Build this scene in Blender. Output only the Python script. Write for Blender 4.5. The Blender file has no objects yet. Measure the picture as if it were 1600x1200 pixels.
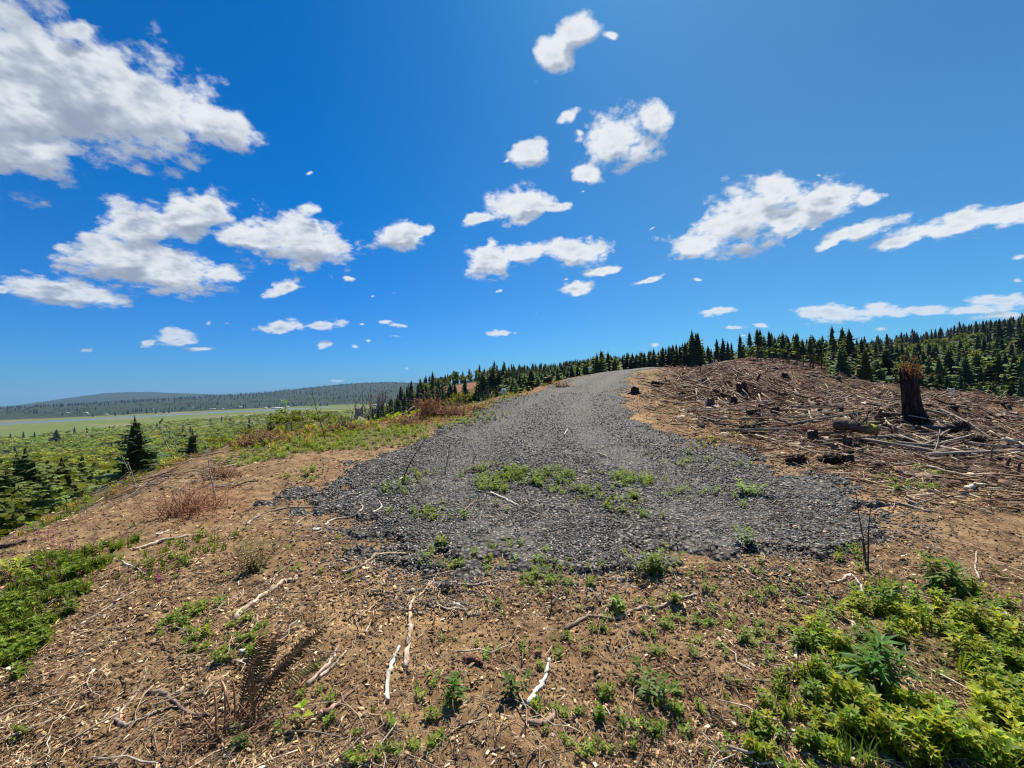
import bpy, math, random
import numpy as np
from mathutils import Vector, Matrix
rad = math.radians
rng = np.random.default_rng(7)
random.seed(7)
scene = bpy.context.scene
COL = scene.collection

# ---------------------------------------------------------------- camera
F = 620.0                                   # focal length in pixels of the 1600 px wide photograph
CAM_Z = 1.55
PITCH, ROLL = rad(0.55), rad(1.78)
fwd = np.array([0, math.cos(PITCH), math.sin(PITCH)])
r0 = np.array([1.0, 0, 0]); u0 = np.cross(r0, fwd)
right = r0 * math.cos(ROLL) - u0 * math.sin(ROLL)
up = r0 * math.sin(ROLL) + u0 * math.cos(ROLL)
cam_data = bpy.data.cameras.new('camera')
cam = bpy.data.objects.new('camera', cam_data); COL.objects.link(cam)
M = Matrix(((right[0], up[0], -fwd[0], 0), (right[1], up[1], -fwd[1], 0), (right[2], up[2], -fwd[2], CAM_Z), (0, 0, 0, 1)))
cam.matrix_world = M
cam_data.sensor_width = 36; cam_data.lens = 36 * F / 1600
cam_data.clip_start = 0.05; cam_data.clip_end = 60000
scene.camera = cam

def ray(u, v):
    u = np.asarray(u, float); v = np.asarray(v, float)
    d = fwd[None] + right[None] * ((u - 800) / F)[:, None] + up[None] * ((600 - v) / F)[:, None]
    return d / np.linalg.norm(d, axis=1, keepdims=True)

# ---------------------------------------------------------------- sun, sky with clouds, exposure
SUN_EL, SUN_AZ = rad(57), rad(20)           # azimuth from +Y towards +X
sun_dir = Vector((math.sin(SUN_AZ) * math.cos(SUN_EL), math.cos(SUN_AZ) * math.cos(SUN_EL), math.sin(SUN_EL)))
sd = bpy.data.lights.new('sun', 'SUN'); sd.energy = 5.0; sd.angle = rad(0.55); sd.color = (1.0, 0.93, 0.80)
sun = bpy.data.objects.new('sun', sd); COL.objects.link(sun)
sun.rotation_euler = sun_dir.to_track_quat('Z', 'Y').to_euler(); sun.location = (0, 0, 50)
scene.view_settings.view_transform = 'Standard'; scene.view_settings.look = 'None'
scene.view_settings.exposure = 0.68; scene.view_settings.gamma = 1.0
scene.render.engine = 'CYCLES'
cy = scene.cycles
cy.max_bounces = 6; cy.diffuse_bounces = 2; cy.glossy_bounces = 1; cy.transmission_bounces = 3; cy.transparent_max_bounces = 8
cy.volume_bounces = 0; cy.caustics_reflective = False; cy.caustics_refractive = False
try:
    cy.use_denoising = True; cy.denoiser = 'OPENIMAGEDENOISE'; cy.denoising_input_passes = 'RGB_ALBEDO_NORMAL'
    cy.use_adaptive_sampling = True; cy.adaptive_threshold = 0.015
except Exception: pass
scene.render.film_transparent = False
cy.filter_width = 1.2

class NT:
    """small helper for node trees"""
    def __init__(s, tree): s.t = tree; s.n = tree.nodes; s.l = tree.links
    def put(s, sock, val):
        if val is None: return
        if hasattr(val, 'links'): s.l.new(val, sock)
        else:
            if isinstance(val, (tuple, list)) and len(val) == 3 and hasattr(sock, 'default_value') and len(sock.default_value) == 4: val = (*val, 1)
            sock.default_value = val
    def node(s, typ, ins=(), **kw):
        n = s.n.new(typ)
        for k, v in kw.items(): setattr(n, k, v)
        items = ins.items() if isinstance(ins, dict) else enumerate(ins)
        for k, v in items: s.put(n.inputs[k], v)
        return n
    def math(s, op, a=None, b=None, c=None, clamp=False):
        return s.node('ShaderNodeMath', (a, b, c)[: 3 if c is not None else (2 if b is not None else 1)], operation=op, use_clamp=clamp).outputs[0]
    def vec(s, op, a=None, b=None, out=0):
        n = s.n.new('ShaderNodeVectorMath'); n.operation = op; s.put(n.inputs[0], a)
        if b is not None:
            if op == 'SCALE': s.put(n.inputs[3], b)
            else: s.put(n.inputs[1], b)
        return n.outputs[out]
    def mix(s, fac, a, b, mode='MIX'):
        n = s.n.new('ShaderNodeMix'); n.data_type = 'RGBA'; n.blend_type = mode; n.clamp_factor = True
        s.put(n.inputs[0], fac); s.put(n.inputs[6], a); s.put(n.inputs[7], b); return n.outputs[2]
    def noise(s, vec, scale, detail=4, rough=0.55, dist=0.0, out=0):
        n = s.n.new('ShaderNodeTexNoise'); s.put(n.inputs['Vector'], vec); n.inputs['Scale'].default_value = scale
        n.inputs['Detail'].default_value = detail; n.inputs['Roughness'].default_value = rough; n.inputs['Distortion'].default_value = dist
        return n.outputs[out]
    def voronoi(s, vec, scale, feature='F1', out='Distance', rand=1.0):
        n = s.n.new('ShaderNodeTexVoronoi'); n.feature = feature; s.put(n.inputs['Vector'], vec); n.inputs['Scale'].default_value = scale
        n.inputs['Randomness'].default_value = rand; return n.outputs[out]
    def range(s, v, a, b, c=0.0, d=1.0, smooth=False):
        n = s.n.new('ShaderNodeMapRange'); n.clamp = True
        if smooth: n.interpolation_type = 'SMOOTHSTEP'
        for i, x in enumerate((v, a, b, c, d)): s.put(n.inputs[i], x)
        return n.outputs[0]
    def ramp(s, fac, stops):
        n = s.n.new('ShaderNodeValToRGB'); s.put(n.inputs[0], fac); e = n.color_ramp.elements
        while len(e) < len(stops): e.new(0.5)
        for el, (p, c) in zip(e, stops): el.position = p; el.color = (*c, 1)
        return n.outputs[0]

# clouds: (u, v, half length, half height, tilt, weight), each turned into a patch of sky in azimuth and elevation
CLOUDS = [
 (0,150,190,130,-8,1),(110,140,170,112,-14,1),(225,170,135,78,-18,1),(330,196,82,38,-14,1),(40,235,120,44,6,.9),(120,45,45,28,0,.75),
 (300,338,72,42,15,.9),(215,352,72,44,0,.85),(190,400,88,46,0,1),(265,425,105,38,-5,.95),(110,456,92,24,-7,1),(475,376,78,46,-5,1),
 (395,372,68,26,-10,.85),(484,328,26,15,0,.6),(345,432,42,18,0,.9),(0,453,20,13,0,.7),(22,385,30,10,0,.3),
 (628,366,42,28,0,1),(668,357,24,11,20,.8),(446,450,30,15,15,.9),(442,510,42,11,3,.9),(510,508,32,8,2,.85),(508,536,21,8,15,.7),
 (272,528,36,15,5,.8),(232,536,28,10,8,.6),(140,547,38,6,-3,.5),(315,545,34,5,4,.45),(325,505,12,7,0,.5),(356,508,16,5,0,.5),
 (475,268,12,6,20,.5),(602,502,16,6,0,.5),(621,507,18,6,0,.6),(565,508,9,4,0,.4),(540,436,15,6,0,.5),(582,460,9,5,0,.4),(612,458,8,6,0,.4),
 (618,525,14,5,0,.6),(575,532,9,5,0,.5),(551,542,10,4,0,.5),(370,548,9,4,0,.6),(215,38,20,10,0,.35),(432,176,8,10,0,.4),(755,122,10,12,60,.25),(788,183,7,9,60,.35),
 (822,240,32,22,20,1),(796,254,14,7,0,.6),(898,48,38,24,48,1),(868,88,32,28,40,1),(950,57,16,8,-30,.8),(836,127,9,5,20,.5),
 (965,222,62,44,20,1),(1020,190,34,26,15,.9),(922,268,20,26,60,.75),(888,178,22,9,10,.6),(913,300,8,4,0,.5),(905,203,18,8,-25,.6),
 (812,318,60,26,3,1),(752,338,26,10,8,.8),(868,322,26,12,-5,.8),(815,345,26,12,0,.6),
 (762,408,42,26,0,1),(826,395,52,17,5,.9),(898,392,50,22,0,1),(938,390,26,10,0,.6),(768,376,14,16,0,.6),
 (936,422,30,9,8,.9),(905,450,32,12,12,.9),(887,437,11,5,10,.7),(776,454,12,5,30,.5),(1015,437,27,5,14,.7),(1088,438,17,5,10,.6),(1018,355,12,4,30,.4),
 (1165,340,76,50,25,1),(1095,378,60,22,6,.95),(1215,300,52,34,10,1),(1280,315,56,40,15,1),(1240,345,60,24,10,.8),(1280,268,12,6,0,.4),(1240,368,20,6,30,.5),(1222,384,8,5,20,.5),
 (1360,310,28,13,8,.9),(1345,358,64,16,15,.95),(1296,383,32,9,22,.8),(1262,362,14,7,30,.6),
 (1410,376,72,12,20,.95),(1490,350,110,17,13,1),(1570,335,80,17,8,1),(1590,400,18,9,0,.8),(1592,435,14,7,0,.7),(1370,448,12,3,0,.5),
 (1117,486,34,7,3,.9),(1145,511,24,4,0,.8),(1190,508,16,4,0,.7),(1204,499,9,3,0,.4),(1300,490,66,14,3,1),(1395,484,50,11,-4,1),(1455,486,60,9,0,.9),(1560,470,60,13,0,.8),(1520,485,80,10,2,.5),
 (1570,497,70,8,0,.55),(1378,514,16,5,0,.7),(1160,525,12,3,0,.5),(1022,537,14,5,0,.7),(782,520,24,5,5,.75),(806,520,9,4,0,.7),(838,490,6,3,0,.5),(636,575,12,5,5,.7),(875,518,5,3,0,.4),
 (530,595,22,4,0,.4),(470,598,34,4,0,.35),(394,599,12,3,0,.3),(60,545,30,5,0,.15)]
world = bpy.data.worlds.new('World'); scene.world = world; world.use_nodes = True
wt = world.node_tree; wt.nodes.clear(); W = NT(wt)
STR = 0.063
sky = W.node('ShaderNodeTexSky', sky_type='NISHITA', sun_disc=False, sun_elevation=SUN_EL, sun_rotation=SUN_AZ,
             altitude=100, air_density=1.0, dust_density=0.35, ozone_density=3.0)
D = W.node('ShaderNodeTexCoord').outputs['Generated']
X, Y, Z = W.node('ShaderNodeSeparateXYZ', (D,)).outputs
az = W.math('ARCTAN2', X, Y); el = W.math('ARCSINE', Z)
# deepen the blue as the photograph's camera did, more so away from the sun
hs = W.node('ShaderNodeHueSaturation', {'Hue': 0.5, 'Saturation': 1.12, 'Value': 1.0, 'Color': sky.outputs[0]})
sx = W.range(X, -0.38, 0.5)
mhi = W.mix(sx, (0.02, 0.67, 1.17), (0.42, 0.86, 1.0)); mlo = W.mix(sx, (0.23, 0.60, 1.12), (0.27, 0.70, 1.05))
skyc = W.mix(1.0, hs.outputs[0], W.mix(W.range(el, 0.02, 0.40), mlo, mhi), 'MULTIPLY')
bgs = W.node('ShaderNodeBackground', {'Color': skyc, 'Strength': STR}).outputs[0]
def blob(cu, cv, a, b, rot, w):
    t = np.linspace(0, 2 * math.pi, 32, endpoint=False)
    cr, sr = math.cos(rad(rot)), math.sin(rad(rot))
    du, dv = a * np.cos(t) * cr - b * np.sin(t) * sr, -(a * np.cos(t) * sr + b * np.sin(t) * cr)
    d = ray(cu + du, cv + dv); A = np.stack([np.arctan2(d[:, 0], d[:, 1]), np.arcsin(d[:, 2])], 1)
    ev, evec = np.linalg.eigh(np.cov((A - A.mean(0)).T)); ax = evec[:, 1]; sc = np.sqrt(2 * ev)
    return A.mean(0), A.min(0), A.max(0), math.atan2(ax[1], ax[0]), sc[::-1] * 1.12, w
BL = [blob(*c_) for c_ in CLOUDS if c_[5] >= .4]
# how far each direction lies inside a cloud, worked out here once on an azimuth-elevation grid
A0, A1, E0, E1, IW, IH = -1.2, 1.2, 0.0, 1.0, 1440, 600
ga, ge = np.meshgrid(A0 + (np.arange(IW) + .5) / IW * (A1 - A0), E0 + (np.arange(IH) + .5) / IH * (E1 - E0))
cover = np.full(ga.shape, -3.0)
for (c, _a, _b, ang_, sc, w) in BL:
    ca, sa = math.cos(ang_), math.sin(ang_); dx_, dy_ = ga - c[0], ge - c[1]
    g = (0.55 + 0.45 * w if sc[0] > 0.035 else 0.22 + 0.6 * w if sc[0] > 0.014 else 0.02 + 0.55 * w) - np.hypot((dx_ * ca + dy_ * sa) / sc[0], (-dx_ * sa + dy_ * ca) / sc[1])
    h_ = np.maximum(0.12 - np.abs(cover - g), 0) / 0.12
    cover = np.maximum(cover, g) + h_ ** 3 * 0.12 / 6
cover = np.clip((cover + 2) / 3, 0, 1)
img = bpy.data.images.new('cloud_cover', IW, IH, alpha=False, float_buffer=True); img.colorspace_settings.name = 'Non-Color'
pix = np.ones((IH, IW, 4), np.float32); pix[..., :3] = cover[..., None]; img.pixels.foreach_set(pix.ravel()); img.update(); img.pack()
den = W.math('MULTIPLY_ADD', W.math('MAXIMUM', Z, 0.0), 0.75, 0.30)
LP = W.vec('DIVIDE', D, W.node('ShaderNodeCombineXYZ', (den, den, den)).outputs[0])   # a flat layer overhead: detail shrinks towards the horizon
warp = W.vec('SUBTRACT', W.noise(LP, 5.0, 3, 0.6, out=1), (0.5, 0.5, 0.5))
P1 = W.vec('ADD', W.node('ShaderNodeCombineXYZ', (az, el, 0.0)).outputs[0], W.vec('MULTIPLY', W.vec('SCALE', warp, W.range(el, 0.0, 0.6, 0.018, 0.075)), (1, 0.8, 0)))
uv = W.vec('DIVIDE', W.vec('SUBTRACT', P1, (A0, E0, 0)), (A1 - A0, E1 - E0, 1))
tex = W.node('ShaderNodeTexImage', (uv,), image=img, extension='EXTEND', interpolation='Linear')
inwin = W.math('MULTIPLY', W.math('GREATER_THAN', el, 0.0), W.math('LESS_THAN', W.math('ABSOLUTE', az), 1.25))
f = W.math('SUBTRACT', W.math('MULTIPLY', tex.outputs[0], 3.0), 2.0)
n1 = W.noise(LP, 9.0, 8, 0.60)
n2 = W.noise(W.vec('ADD', LP, (0.006, 0.02, 0.014)), 9.0, 3, 0.5); n3 = W.noise(LP, 9.0, 3, 0.5)
wisp = W.math('MULTIPLY', W.math('SUBTRACT', W.noise(LP, 60.0, 3, 0.6), 0.5), 0.35)
puff = W.math('MULTIPLY', W.math('SUBTRACT', 0.42, W.voronoi(W.vec('ADD', LP, W.vec('SCALE', warp, 0.08)), 19.0)), 0.34)
field = W.math('ADD', W.math('ADD', W.math('MINIMUM', f, 0.75), W.math('ADD', wisp, puff)), W.math('MULTIPLY', W.math('SUBTRACT', n1, 0.51), 1.95))
alpha = W.range(field, -0.06, 0.42, 0, 1, True)
thick = W.range(field, 0.25, 1.35, 0, 1, True)
tex2 = W.node('ShaderNodeTexImage', (W.vec('ADD', uv, (0.0, 0.030, 0.0)),), image=img, extension='EXTEND', interpolation='Linear')
under = W.range(W.math('SUBTRACT', tex2.outputs[0], tex.outputs[0]), -0.05, 0.08, -0.22, 0.62)   # less cloud above than below: a lit top; more: an underside
relief = W.math('MULTIPLY', W.math('SUBTRACT', n3, n2), 2.4)
big = W.noise(LP, 3.0, 2, 0.5)
shade = W.math('ADD', W.math('MULTIPLY', thick, W.range(big, 0.38, 0.62, 0.42, 1.05)), W.math('ADD', relief, W.math('MULTIPLY_ADD', puff, -0.9, under)))
shade = W.range(W.math('ADD', shade, W.range(az, -0.95, 0.05, 0.50, 0.04)), -0.25, 1.55, 0, 1, True)
cc = W.ramp(shade, [(0.0, (0.53, 0.55, 0.57)), (0.28, (0.45, 0.48, 0.51)), (0.60, (0.31, 0.345, 0.40)), (1.0, (0.20, 0.235, 0.30))])
alpha = W.math('MULTIPLY', alpha, W.range(el, 0.02, 0.22, 0.62, 0.97))
bgc = W.node('ShaderNodeBackground', {'Color': W.mix(alpha, skyc, W.vec('SCALE', cc, 1 / STR)), 'Strength': STR}).outputs[0]
gate = W.math('MULTIPLY', inwin, W.math('GREATER_THAN', f, -0.8))
mx_ = W.node('ShaderNodeMixShader', (gate,)); W.l.new(bgs, mx_.inputs[1]); W.l.new(bgc, mx_.inputs[2])
out = W.node('ShaderNodeOutputWorld'); W.l.new(mx_.outputs[0], out.inputs[0])
world.cycles.sampling_method = 'MANUAL'; world.cycles.sample_map_resolution = 512
# ---------------------------------------------------------------- noise and the shape of the land
_perm = np.random.default_rng(3).permutation(1024); _val = np.random.default_rng(4).random(1024)
def vnoise(x, y, s=0):
    xi = np.floor(x).astype(np.int64); yi = np.floor(y).astype(np.int64)
    fx = x - xi; fy = y - yi; fx = fx * fx * (3 - 2 * fx); fy = fy * fy * (3 - 2 * fy)
    h = lambda a, b: _val[(_perm[(a + s) & 1023] + b * 7 + _perm[b & 1023]) & 1023]
    return (h(xi, yi) * (1 - fx) + h(xi + 1, yi) * fx) * (1 - fy) + (h(xi, yi + 1) * (1 - fx) + h(xi + 1, yi + 1) * fx) * fy - 0.5
def fbm(x, y, o=4, s=0, g=0.5):
    r = 0; a = 1
    for k in range(o):
        r = r + a * vnoise(x, y, s + 31 * k); x = x * 2.03 + 11.3; y = y * 2.03 + 5.1; a *= g
    return r
def smooth(t): t = np.clip(t, 0, 1); return t * t * (3 - 2 * t)
def gridinterp(xs, ys, T, x, y):
    """bilinear table T[iy][ix] on knots, eased"""
    T = np.asarray(T, float)
    ix = np.clip(np.searchsorted(xs, x) - 1, 0, len(xs) - 2); iy = np.clip(np.searchsorted(ys, y) - 1, 0, len(ys) - 2)
    xs = np.asarray(xs, float); ys = np.asarray(ys, float)
    fx = np.clip((x - xs[ix]) / (xs[ix + 1] - xs[ix]), 0, 1); fy = np.clip((y - ys[iy]) / (ys[iy + 1] - ys[iy]), 0, 1)
    return (T[iy, ix] * (1 - fx) + T[iy, ix + 1] * fx) * (1 - fy) + (T[iy + 1, ix] * (1 - fx) + T[iy + 1, ix + 1] * fx) * fy
def blur(A, k):
    ker = np.exp(-0.5 * (np.arange(-3 * k, 3 * k + 1) / k) ** 2); ker /= ker.sum(); n = 3 * k
    B = np.pad(A, n, mode='edge')
    B = sum(w * B[:, i:i + A.shape[1]] for i, w in enumerate(ker))
    return sum(w * B[i:i + A.shape[0], :] for i, w in enumerate(ker))

# near land, metres: the flat landing, the climbing ridge and the clearcut falling to the right
NX = [-12, -7, 0, 6, 12, 20, 30, 45, 60, 95]
NY = [-40, 0, 5, 10, 15, 20, 24, 28, 34, 38, 44, 52, 70, 95]
NT_ = [[-.3, -.1, 0, 0, -.2, -.6, -1.2, -2.6, -4.2, -8],
       [-.2, 0, 0, 0, -.1, -.4, -1.0, -2.5, -4.0, -8],
       [-.2, 0, 0, 0, -.05, -.35, -1.0, -2.5, -4.0, -8],
       [-.1, .05, .3, .32, .15, -.3, -1.1, -2.5, -4.0, -8],
       [.2, .3, .8, .85, .55, -.15, -1.1, -2.4, -4.0, -8],
       [.6, .8, 1.45, 1.5, 1.3, .0, -1.0, -2.2, -3.8, -8],
       [1, 1.2, 2.0, 2.05, 2.0, .7, -.6, -1.8, -3.5, -7],
       [1.5, 1.8, 2.4, 2.45, 2.5, 1.5, -.1, -1.4, -3.0, -6],
       [2, 2.2, 2.8, 2.9, 3.0, 2.2, .65, -1.0, -2.4, -5],
       [2, 2.2, 3.0, 3.05, 3.1, 2.5, 1.1, -.7, -2.0, -4.5],
       [1.5, 2, 2.6, 3.0, 3.1, 2.5, 1.2, -.7, -2.0, -4.5],
       [0, .5, 1.2, 2.0, 2.4, 2.2, 1.0, -1, -2.5, -4.5],
       [-4, -3, -2, 0, 1, 1.2, .6, -2, -3, -5],
       [-8, -6, -4, -2, 0, 0, 0, -3, -4, -6]]
EY = [-60, 0, 5, 10, 13.5, 15, 16.2, 18, 20, 24, 28, 34, 38, 45, 60, 95]
EX = [-5.3, -5.3, -5.4, -8.1, -8.8, -6.0, -3.2, -1.0, .8, 2.5, 5.2, 10.6, 14.3, 21, 33, 60]
RS = 0.5
rx = np.arange(-75, 96, RS); ry = np.arange(-75, 96, RS)
GX, GY = np.meshgrid(rx, ry)
base = gridinterp(NX, NY, NT_, GX, GY)
yy = np.linspace(-60, 95, 320); xx = np.interp(yy, EY, EX)
dist = np.full(GX.shape, 1e9)
for px_, py_ in zip(xx, yy): dist = np.minimum(dist, (GX - px_) ** 2 + (GY - py_) ** 2)
dist = np.sqrt(dist) * np.where(GX < np.interp(GY, yy, xx), 1, -1)
dd = np.clip(dist, 0, None)
fall = np.where(dd < 2.2, 0.16 * dd ** 2, 0.16 * 4.84 + 0.70 * (dd - 2.2)); fall = np.where(fall > 9, 9 + (fall - 9) * .8, fall)
lip = gridinterp(NX, NY, NT_, np.interp(GY, yy, xx) + 0.5, GY)
base = np.where(dist > 0, lip * np.exp(-dd / 10) + base * 0 - fall, base)
NEAR = blur(base, 2)
# far land: heights by azimuth (degrees from straight ahead) and distance
AZ = [-180, -110, -75, -52, -45, -38, -33, -30, -25, -20, -16, -12, -7, 0, 10, 20, 25, 30, 34, 38, 45, 52, 70, 110, 180]
RR = [45, 80, 120, 180, 250, 330, 450, 600, 1000, 1500, 2200, 3120, 3260, 3600, 4200, 5200, 7000, 9500, 12500, 16000]
_v = [-22, -36, -46, -54, -62, -68, -74, -80, -88, -94, -98, -99, -101.5, -101.5, -78, -40, -60, -60, -80, -90]
def far_(l): return l
FT = {
 -180: [-10, -14, -18, -22, -26, -30, -34, -40, -50, -60, -70, -75, -80, -80, -70, -60, -60, -60, -60, -60],
 -110: _v, -75: _v, -52: _v,
 -45: [-22, -36, -46, -54, -62, -68, -74, -80, -88, -94, -98, -99, -101.5, -101.5, -70, -22, -40, 20, 260, -20],
 -38: [-21, -35, -46, -54, -62, -68, -74, -80, -88, -94, -98, -99, -101.5, -101.5, -72, -8, 10, 0, 110, -20],
 -33: [-20, -34, -44, -54, -62, -68, -74, -80, -88, -94, -98, -99, -101.5, -101.5, -72, -15, 38, 10, 0, -20],
 -30: [-19, -33, -43, -53, -60, -66, -72, -80, -88, -94, -98, -99, -101.5, -101.5, -75, -10, 70, 50, 0, -20],
 -25: [-17, -30, -40, -50, -56, -60, -68, -76, -88, -94, -98, -99, -101.5, -100, -70, -10, 140, 120, 40, 0],
 -20: [-14, -26, -34, -40, -40, -36, -40, -60, -80, -92, -98, -99, -101.5, -99, -60, 0, 170, 200, 60, 0],
 -16: [-12, -22, -28, -32, -30, -20, -11, -26, -60, -80, -90, -95, -99, -97, -60, 10, 165, 190, 60, 0],
 -12: [-10, -18, -23, -26, -20, -6, 2, -10, -40, -60, -80, -80, -80, -80, -50, 10, 120, 120, 60, 0],
 -7: [-7, -14, -17, -18, -10, 3, 11, 4, -20, -40, -60, -60, -60, -60, -50, 0, 40, 60, 40, 0],
 0: [-4, -10, -11, -9, -2, 6, 13, 8, 0, -10, -30, -40, -40, -40, -40, 0, 20, 20, 20, 0],
 10: [0, -6, -7, -4, 2, 7, 12, 14, 8, 0, -10, -20, -20, -20, 0, 0, 0, 0, 0, 0],
 20: [2.4, -2, -2, 1.5, 5, 8.5, 12, 16, 14, 5, 0, 0, 0, 0, 0, 0, 0, 0, 0, 0],
 25: [2.4, -.5, 1, 5.5, 10, 12, 14, 16, 18, 10, 5, 0, 0, 0, 0, 0, 0, 0, 0, 0],
 30: [2.0, .6, 2, 8.5, 15.5, 17, 17, 17, 20, 15, 5, 0, 0, 0, 0, 0, 0, 0, 0, 0],
 34: [1.6, .2, 2, 5.5, 11.5, 16.5, 17, 18, 24, 20, 10, 0, 0, 0, 0, 0, 0, 0, 0, 0],
 38: [.8, -1, 0, 4, 6.5, 10, 14, 21, 34, 30, 10, 0, 0, 0, 0, 0, 0, 0, 0, 0],
 45: [-1.2, -5, -9, -11, -9, -2, 8, 27, 60, 60, 30, 10, 0, 0, 0, 0, 0, 0, 0, 0],
 52: [-2.8, -7, -12, -14, -10, 0, 15, 36, 70, 68, 40, 10, 0, 0, 0, 0, 0, 0, 0, 0],
 70: [-6, -10, -14, -16, -10, 6, 30, 60, 100, 90, 40, 10, 0, 0, 0, 0, 0, 0, 0, 0],
 110: [-6, -10, -14, -18, -20, -10, 0, 20, 40, 40, 20, 10, 0, 0, 0, 0, 0, 0, 0, 0]}
FT[180] = FT[-180]
FTab = np.array([FT[a] for a in AZ])                      # [az][r]
azf = np.arange(-180, 180.01, 0.5); lrf = np.linspace(math.log(40), math.log(17000), 260)
AG, LG = np.meshgrid(azf, lrf)
FAR = blur(gridinterp(AZ, [math.log(r) for r in RR], FTab.T, AG, LG), 3)
def sample(A, x0, dx, y0, dy, x, y):
    fx = np.clip((x - x0) / dx, 0, A.shape[1] - 1.001); fy = np.clip((y - y0) / dy, 0, A.shape[0] - 1.001)
    ix = fx.astype(int); iy = fy.astype(int); fx = fx - ix; fy = fy - iy
    return (A[iy, ix] * (1 - fx) + A[iy, ix + 1] * fx) * (1 - fy) + (A[iy + 1, ix] * (1 - fx) + A[iy + 1, ix + 1] * fx) * fy
# edges of the gravel
RY = [3.1, 3.5, 4, 5, 6, 7, 8.5, 10, 12, 15, 17, 18, 20, 24, 28, 34, 38, 45, 60]
RL = [-.4, -1.0, -1.5, -2.7, -3.4, -3.6, -3.2, -2.8, -2.4, -1.5, -.6, 0.0, 1.4, 3.2, 5.9, 10.8, 14.5, 21.5, 34]
RRt = [1.5, 2.6, 3.9, 4.7, 4.9, 4.7, 4.4, 4.1, 3.9, 4.4, 4.9, 5.2, 5.9, 7.4, 9.2, 13.6, 17.5, 26, 40]
def road_in(x, y):
    """distance inside the gravel, negative outside (about)"""
    a = np.minimum(x - np.interp(y, RY, RL), np.interp(y, RY, RRt) - x)
    return np.minimum(a, y - 3.3 - 0.12 * np.abs(x - 0.6))
def H(x, y, micro=True):
    x = np.asarray(x, float); y = np.asarray(y, float)
    r = np.hypot(x, y); a = np.degrees(np.arctan2(x, y))
    zn = sample(NEAR, rx[0], RS, ry[0], RS, x, y)
    zf = sample(FAR, -180, 0.5, lrf[0], lrf[1] - lrf[0], a, np.log(np.maximum(r, 41)))
    w = smooth((r - 42) / 30)
    z = zn * (1 - w) + zf * w
    # rolling of the far land, none on the tidal flat
    amp = np.where(z < -90, 0.0, np.clip((r - 60) / 400, 0, 1) * np.clip(r * 0.012, 0, 14))
    z = z + amp * fbm(x / (np.maximum(r, 30) * 0 + 140) , y / 140, 4, 5)
    slash = smooth((x - np.interp(y, RY, RRt) - 1.0) / 5) * smooth((r - 6) / 8) * (1 - smooth((r - 60) / 60))
    z = z + slash * (1.15 * fbm(x / 4.0, y / 4.0, 4, 9) + 0.22 * np.abs(fbm(x / 1.1, y / 1.1, 3, 19)))
    redz = smooth((a - 22) / 3) * (1 - smooth((a - 38) / 3)) * smooth((r - 90) / 40) * (1 - smooth((r - 330) / 40))
    z = z + redz * 1.3 * fbm(x / 16, y / 16, 4, 29, .6)
    if micro:
        rd = smooth(road_in(x, y) / 0.8 + 0.5)
        near = 1 - smooth((r - 12) / 25)
        z = z + near * (0.14 * fbm(x / 1.9, y / 1.9, 3, 2) * (1 - .5 * rd) + (1 - rd) * 0.045 * fbm(x / 0.22, y / 0.22, 4, 3, 0.6))
        z = z - rd * 0.05 * near
    return z
def march(u, v, tmax=16000):
    """pixel of the photograph -> point on the land"""
    d = ray(np.atleast_1d(u), np.atleast_1d(v)); n = len(d)
    ts = np.concatenate([np.linspace(0.8, 12, 120), np.geomspace(12.05, tmax, 420)])
    hit = np.full(n, np.nan); prev = np.full(n, 0.8)
    for t in ts:
        todo = np.isnan(hit)
        if not todo.any(): break
        p = d[todo] * t
        below = (p[:, 2] + CAM_Z) < H(p[:, 0], p[:, 1])
        idx = np.where(todo)[0]
        hit[idx[below]] = (t + prev[idx[below]]) / 2; prev[idx[~below]] = t
    p = d * hit[:, None]; p[:, 2] += CAM_Z
    return p
def P(u, v):
    p = march(u, v)[0]
    if np.isnan(p[0]):
        return P(u, v + 3)
    return np.array([p[0], p[1], H(p[0], p[1])])
def project(p):
    q = np.atleast_2d(p) - np.array([0, 0, CAM_Z]); z = q @ fwd
    return 800 + F * (q @ right) / z, 600 - F * (q @ up) / z, z

# ---------------------------------------------------------------- mesh helpers
def link_mesh(name, V, Fs, mats, parent=None, tint=None, smooth_=False, attrs=None, mi=None):
    """V (n,3); Fs list of (m,k) index arrays (k may differ)"""
    if isinstance(Fs, np.ndarray): Fs = [Fs]
    me = bpy.data.meshes.new(name); V = np.asarray(V, np.float32)
    me.vertices.add(len(V)); me.vertices.foreach_set('co', V.ravel())
    L = np.concatenate([f.ravel() for f in Fs]).astype(np.int32)
    tot = np.concatenate([np.full(len(f), f.shape[1]) for f in Fs]).astype(np.int32)
    me.loops.add(len(L)); me.loops.foreach_set('vertex_index', L)
    me.polygons.add(len(tot)); st = np.concatenate([[0], np.cumsum(tot)[:-1]]).astype(np.int32)
    me.polygons.foreach_set('loop_start', st); me.polygons.foreach_set('loop_total', tot)
    if smooth_: me.polygons.foreach_set('use_smooth', np.ones(len(tot), bool))
    if mi is not None: me.polygons.foreach_set('material_index', mi.astype(np.int32))
    me.update(calc_edges=True)
    if tint is not None:
        a = me.attributes.new('tint', 'FLOAT_COLOR', 'POINT'); c = np.ones((len(V), 4), np.float32); c[:, :3] = tint
        a.data.foreach_set('color', c.ravel())
    for k, arr in (attrs or {}).items():
        a = me.attributes.new(k, 'FLOAT_COLOR', 'POINT'); a.data.foreach_set('color', np.asarray(arr, np.float32).ravel())
    for m in (mats if isinstance(mats, (list, tuple)) else [mats]): me.materials.append(m)
    o = bpy.data.objects.new(name, me); COL.objects.link(o)
    if parent is not None: o.parent = parent
    return o
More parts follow.
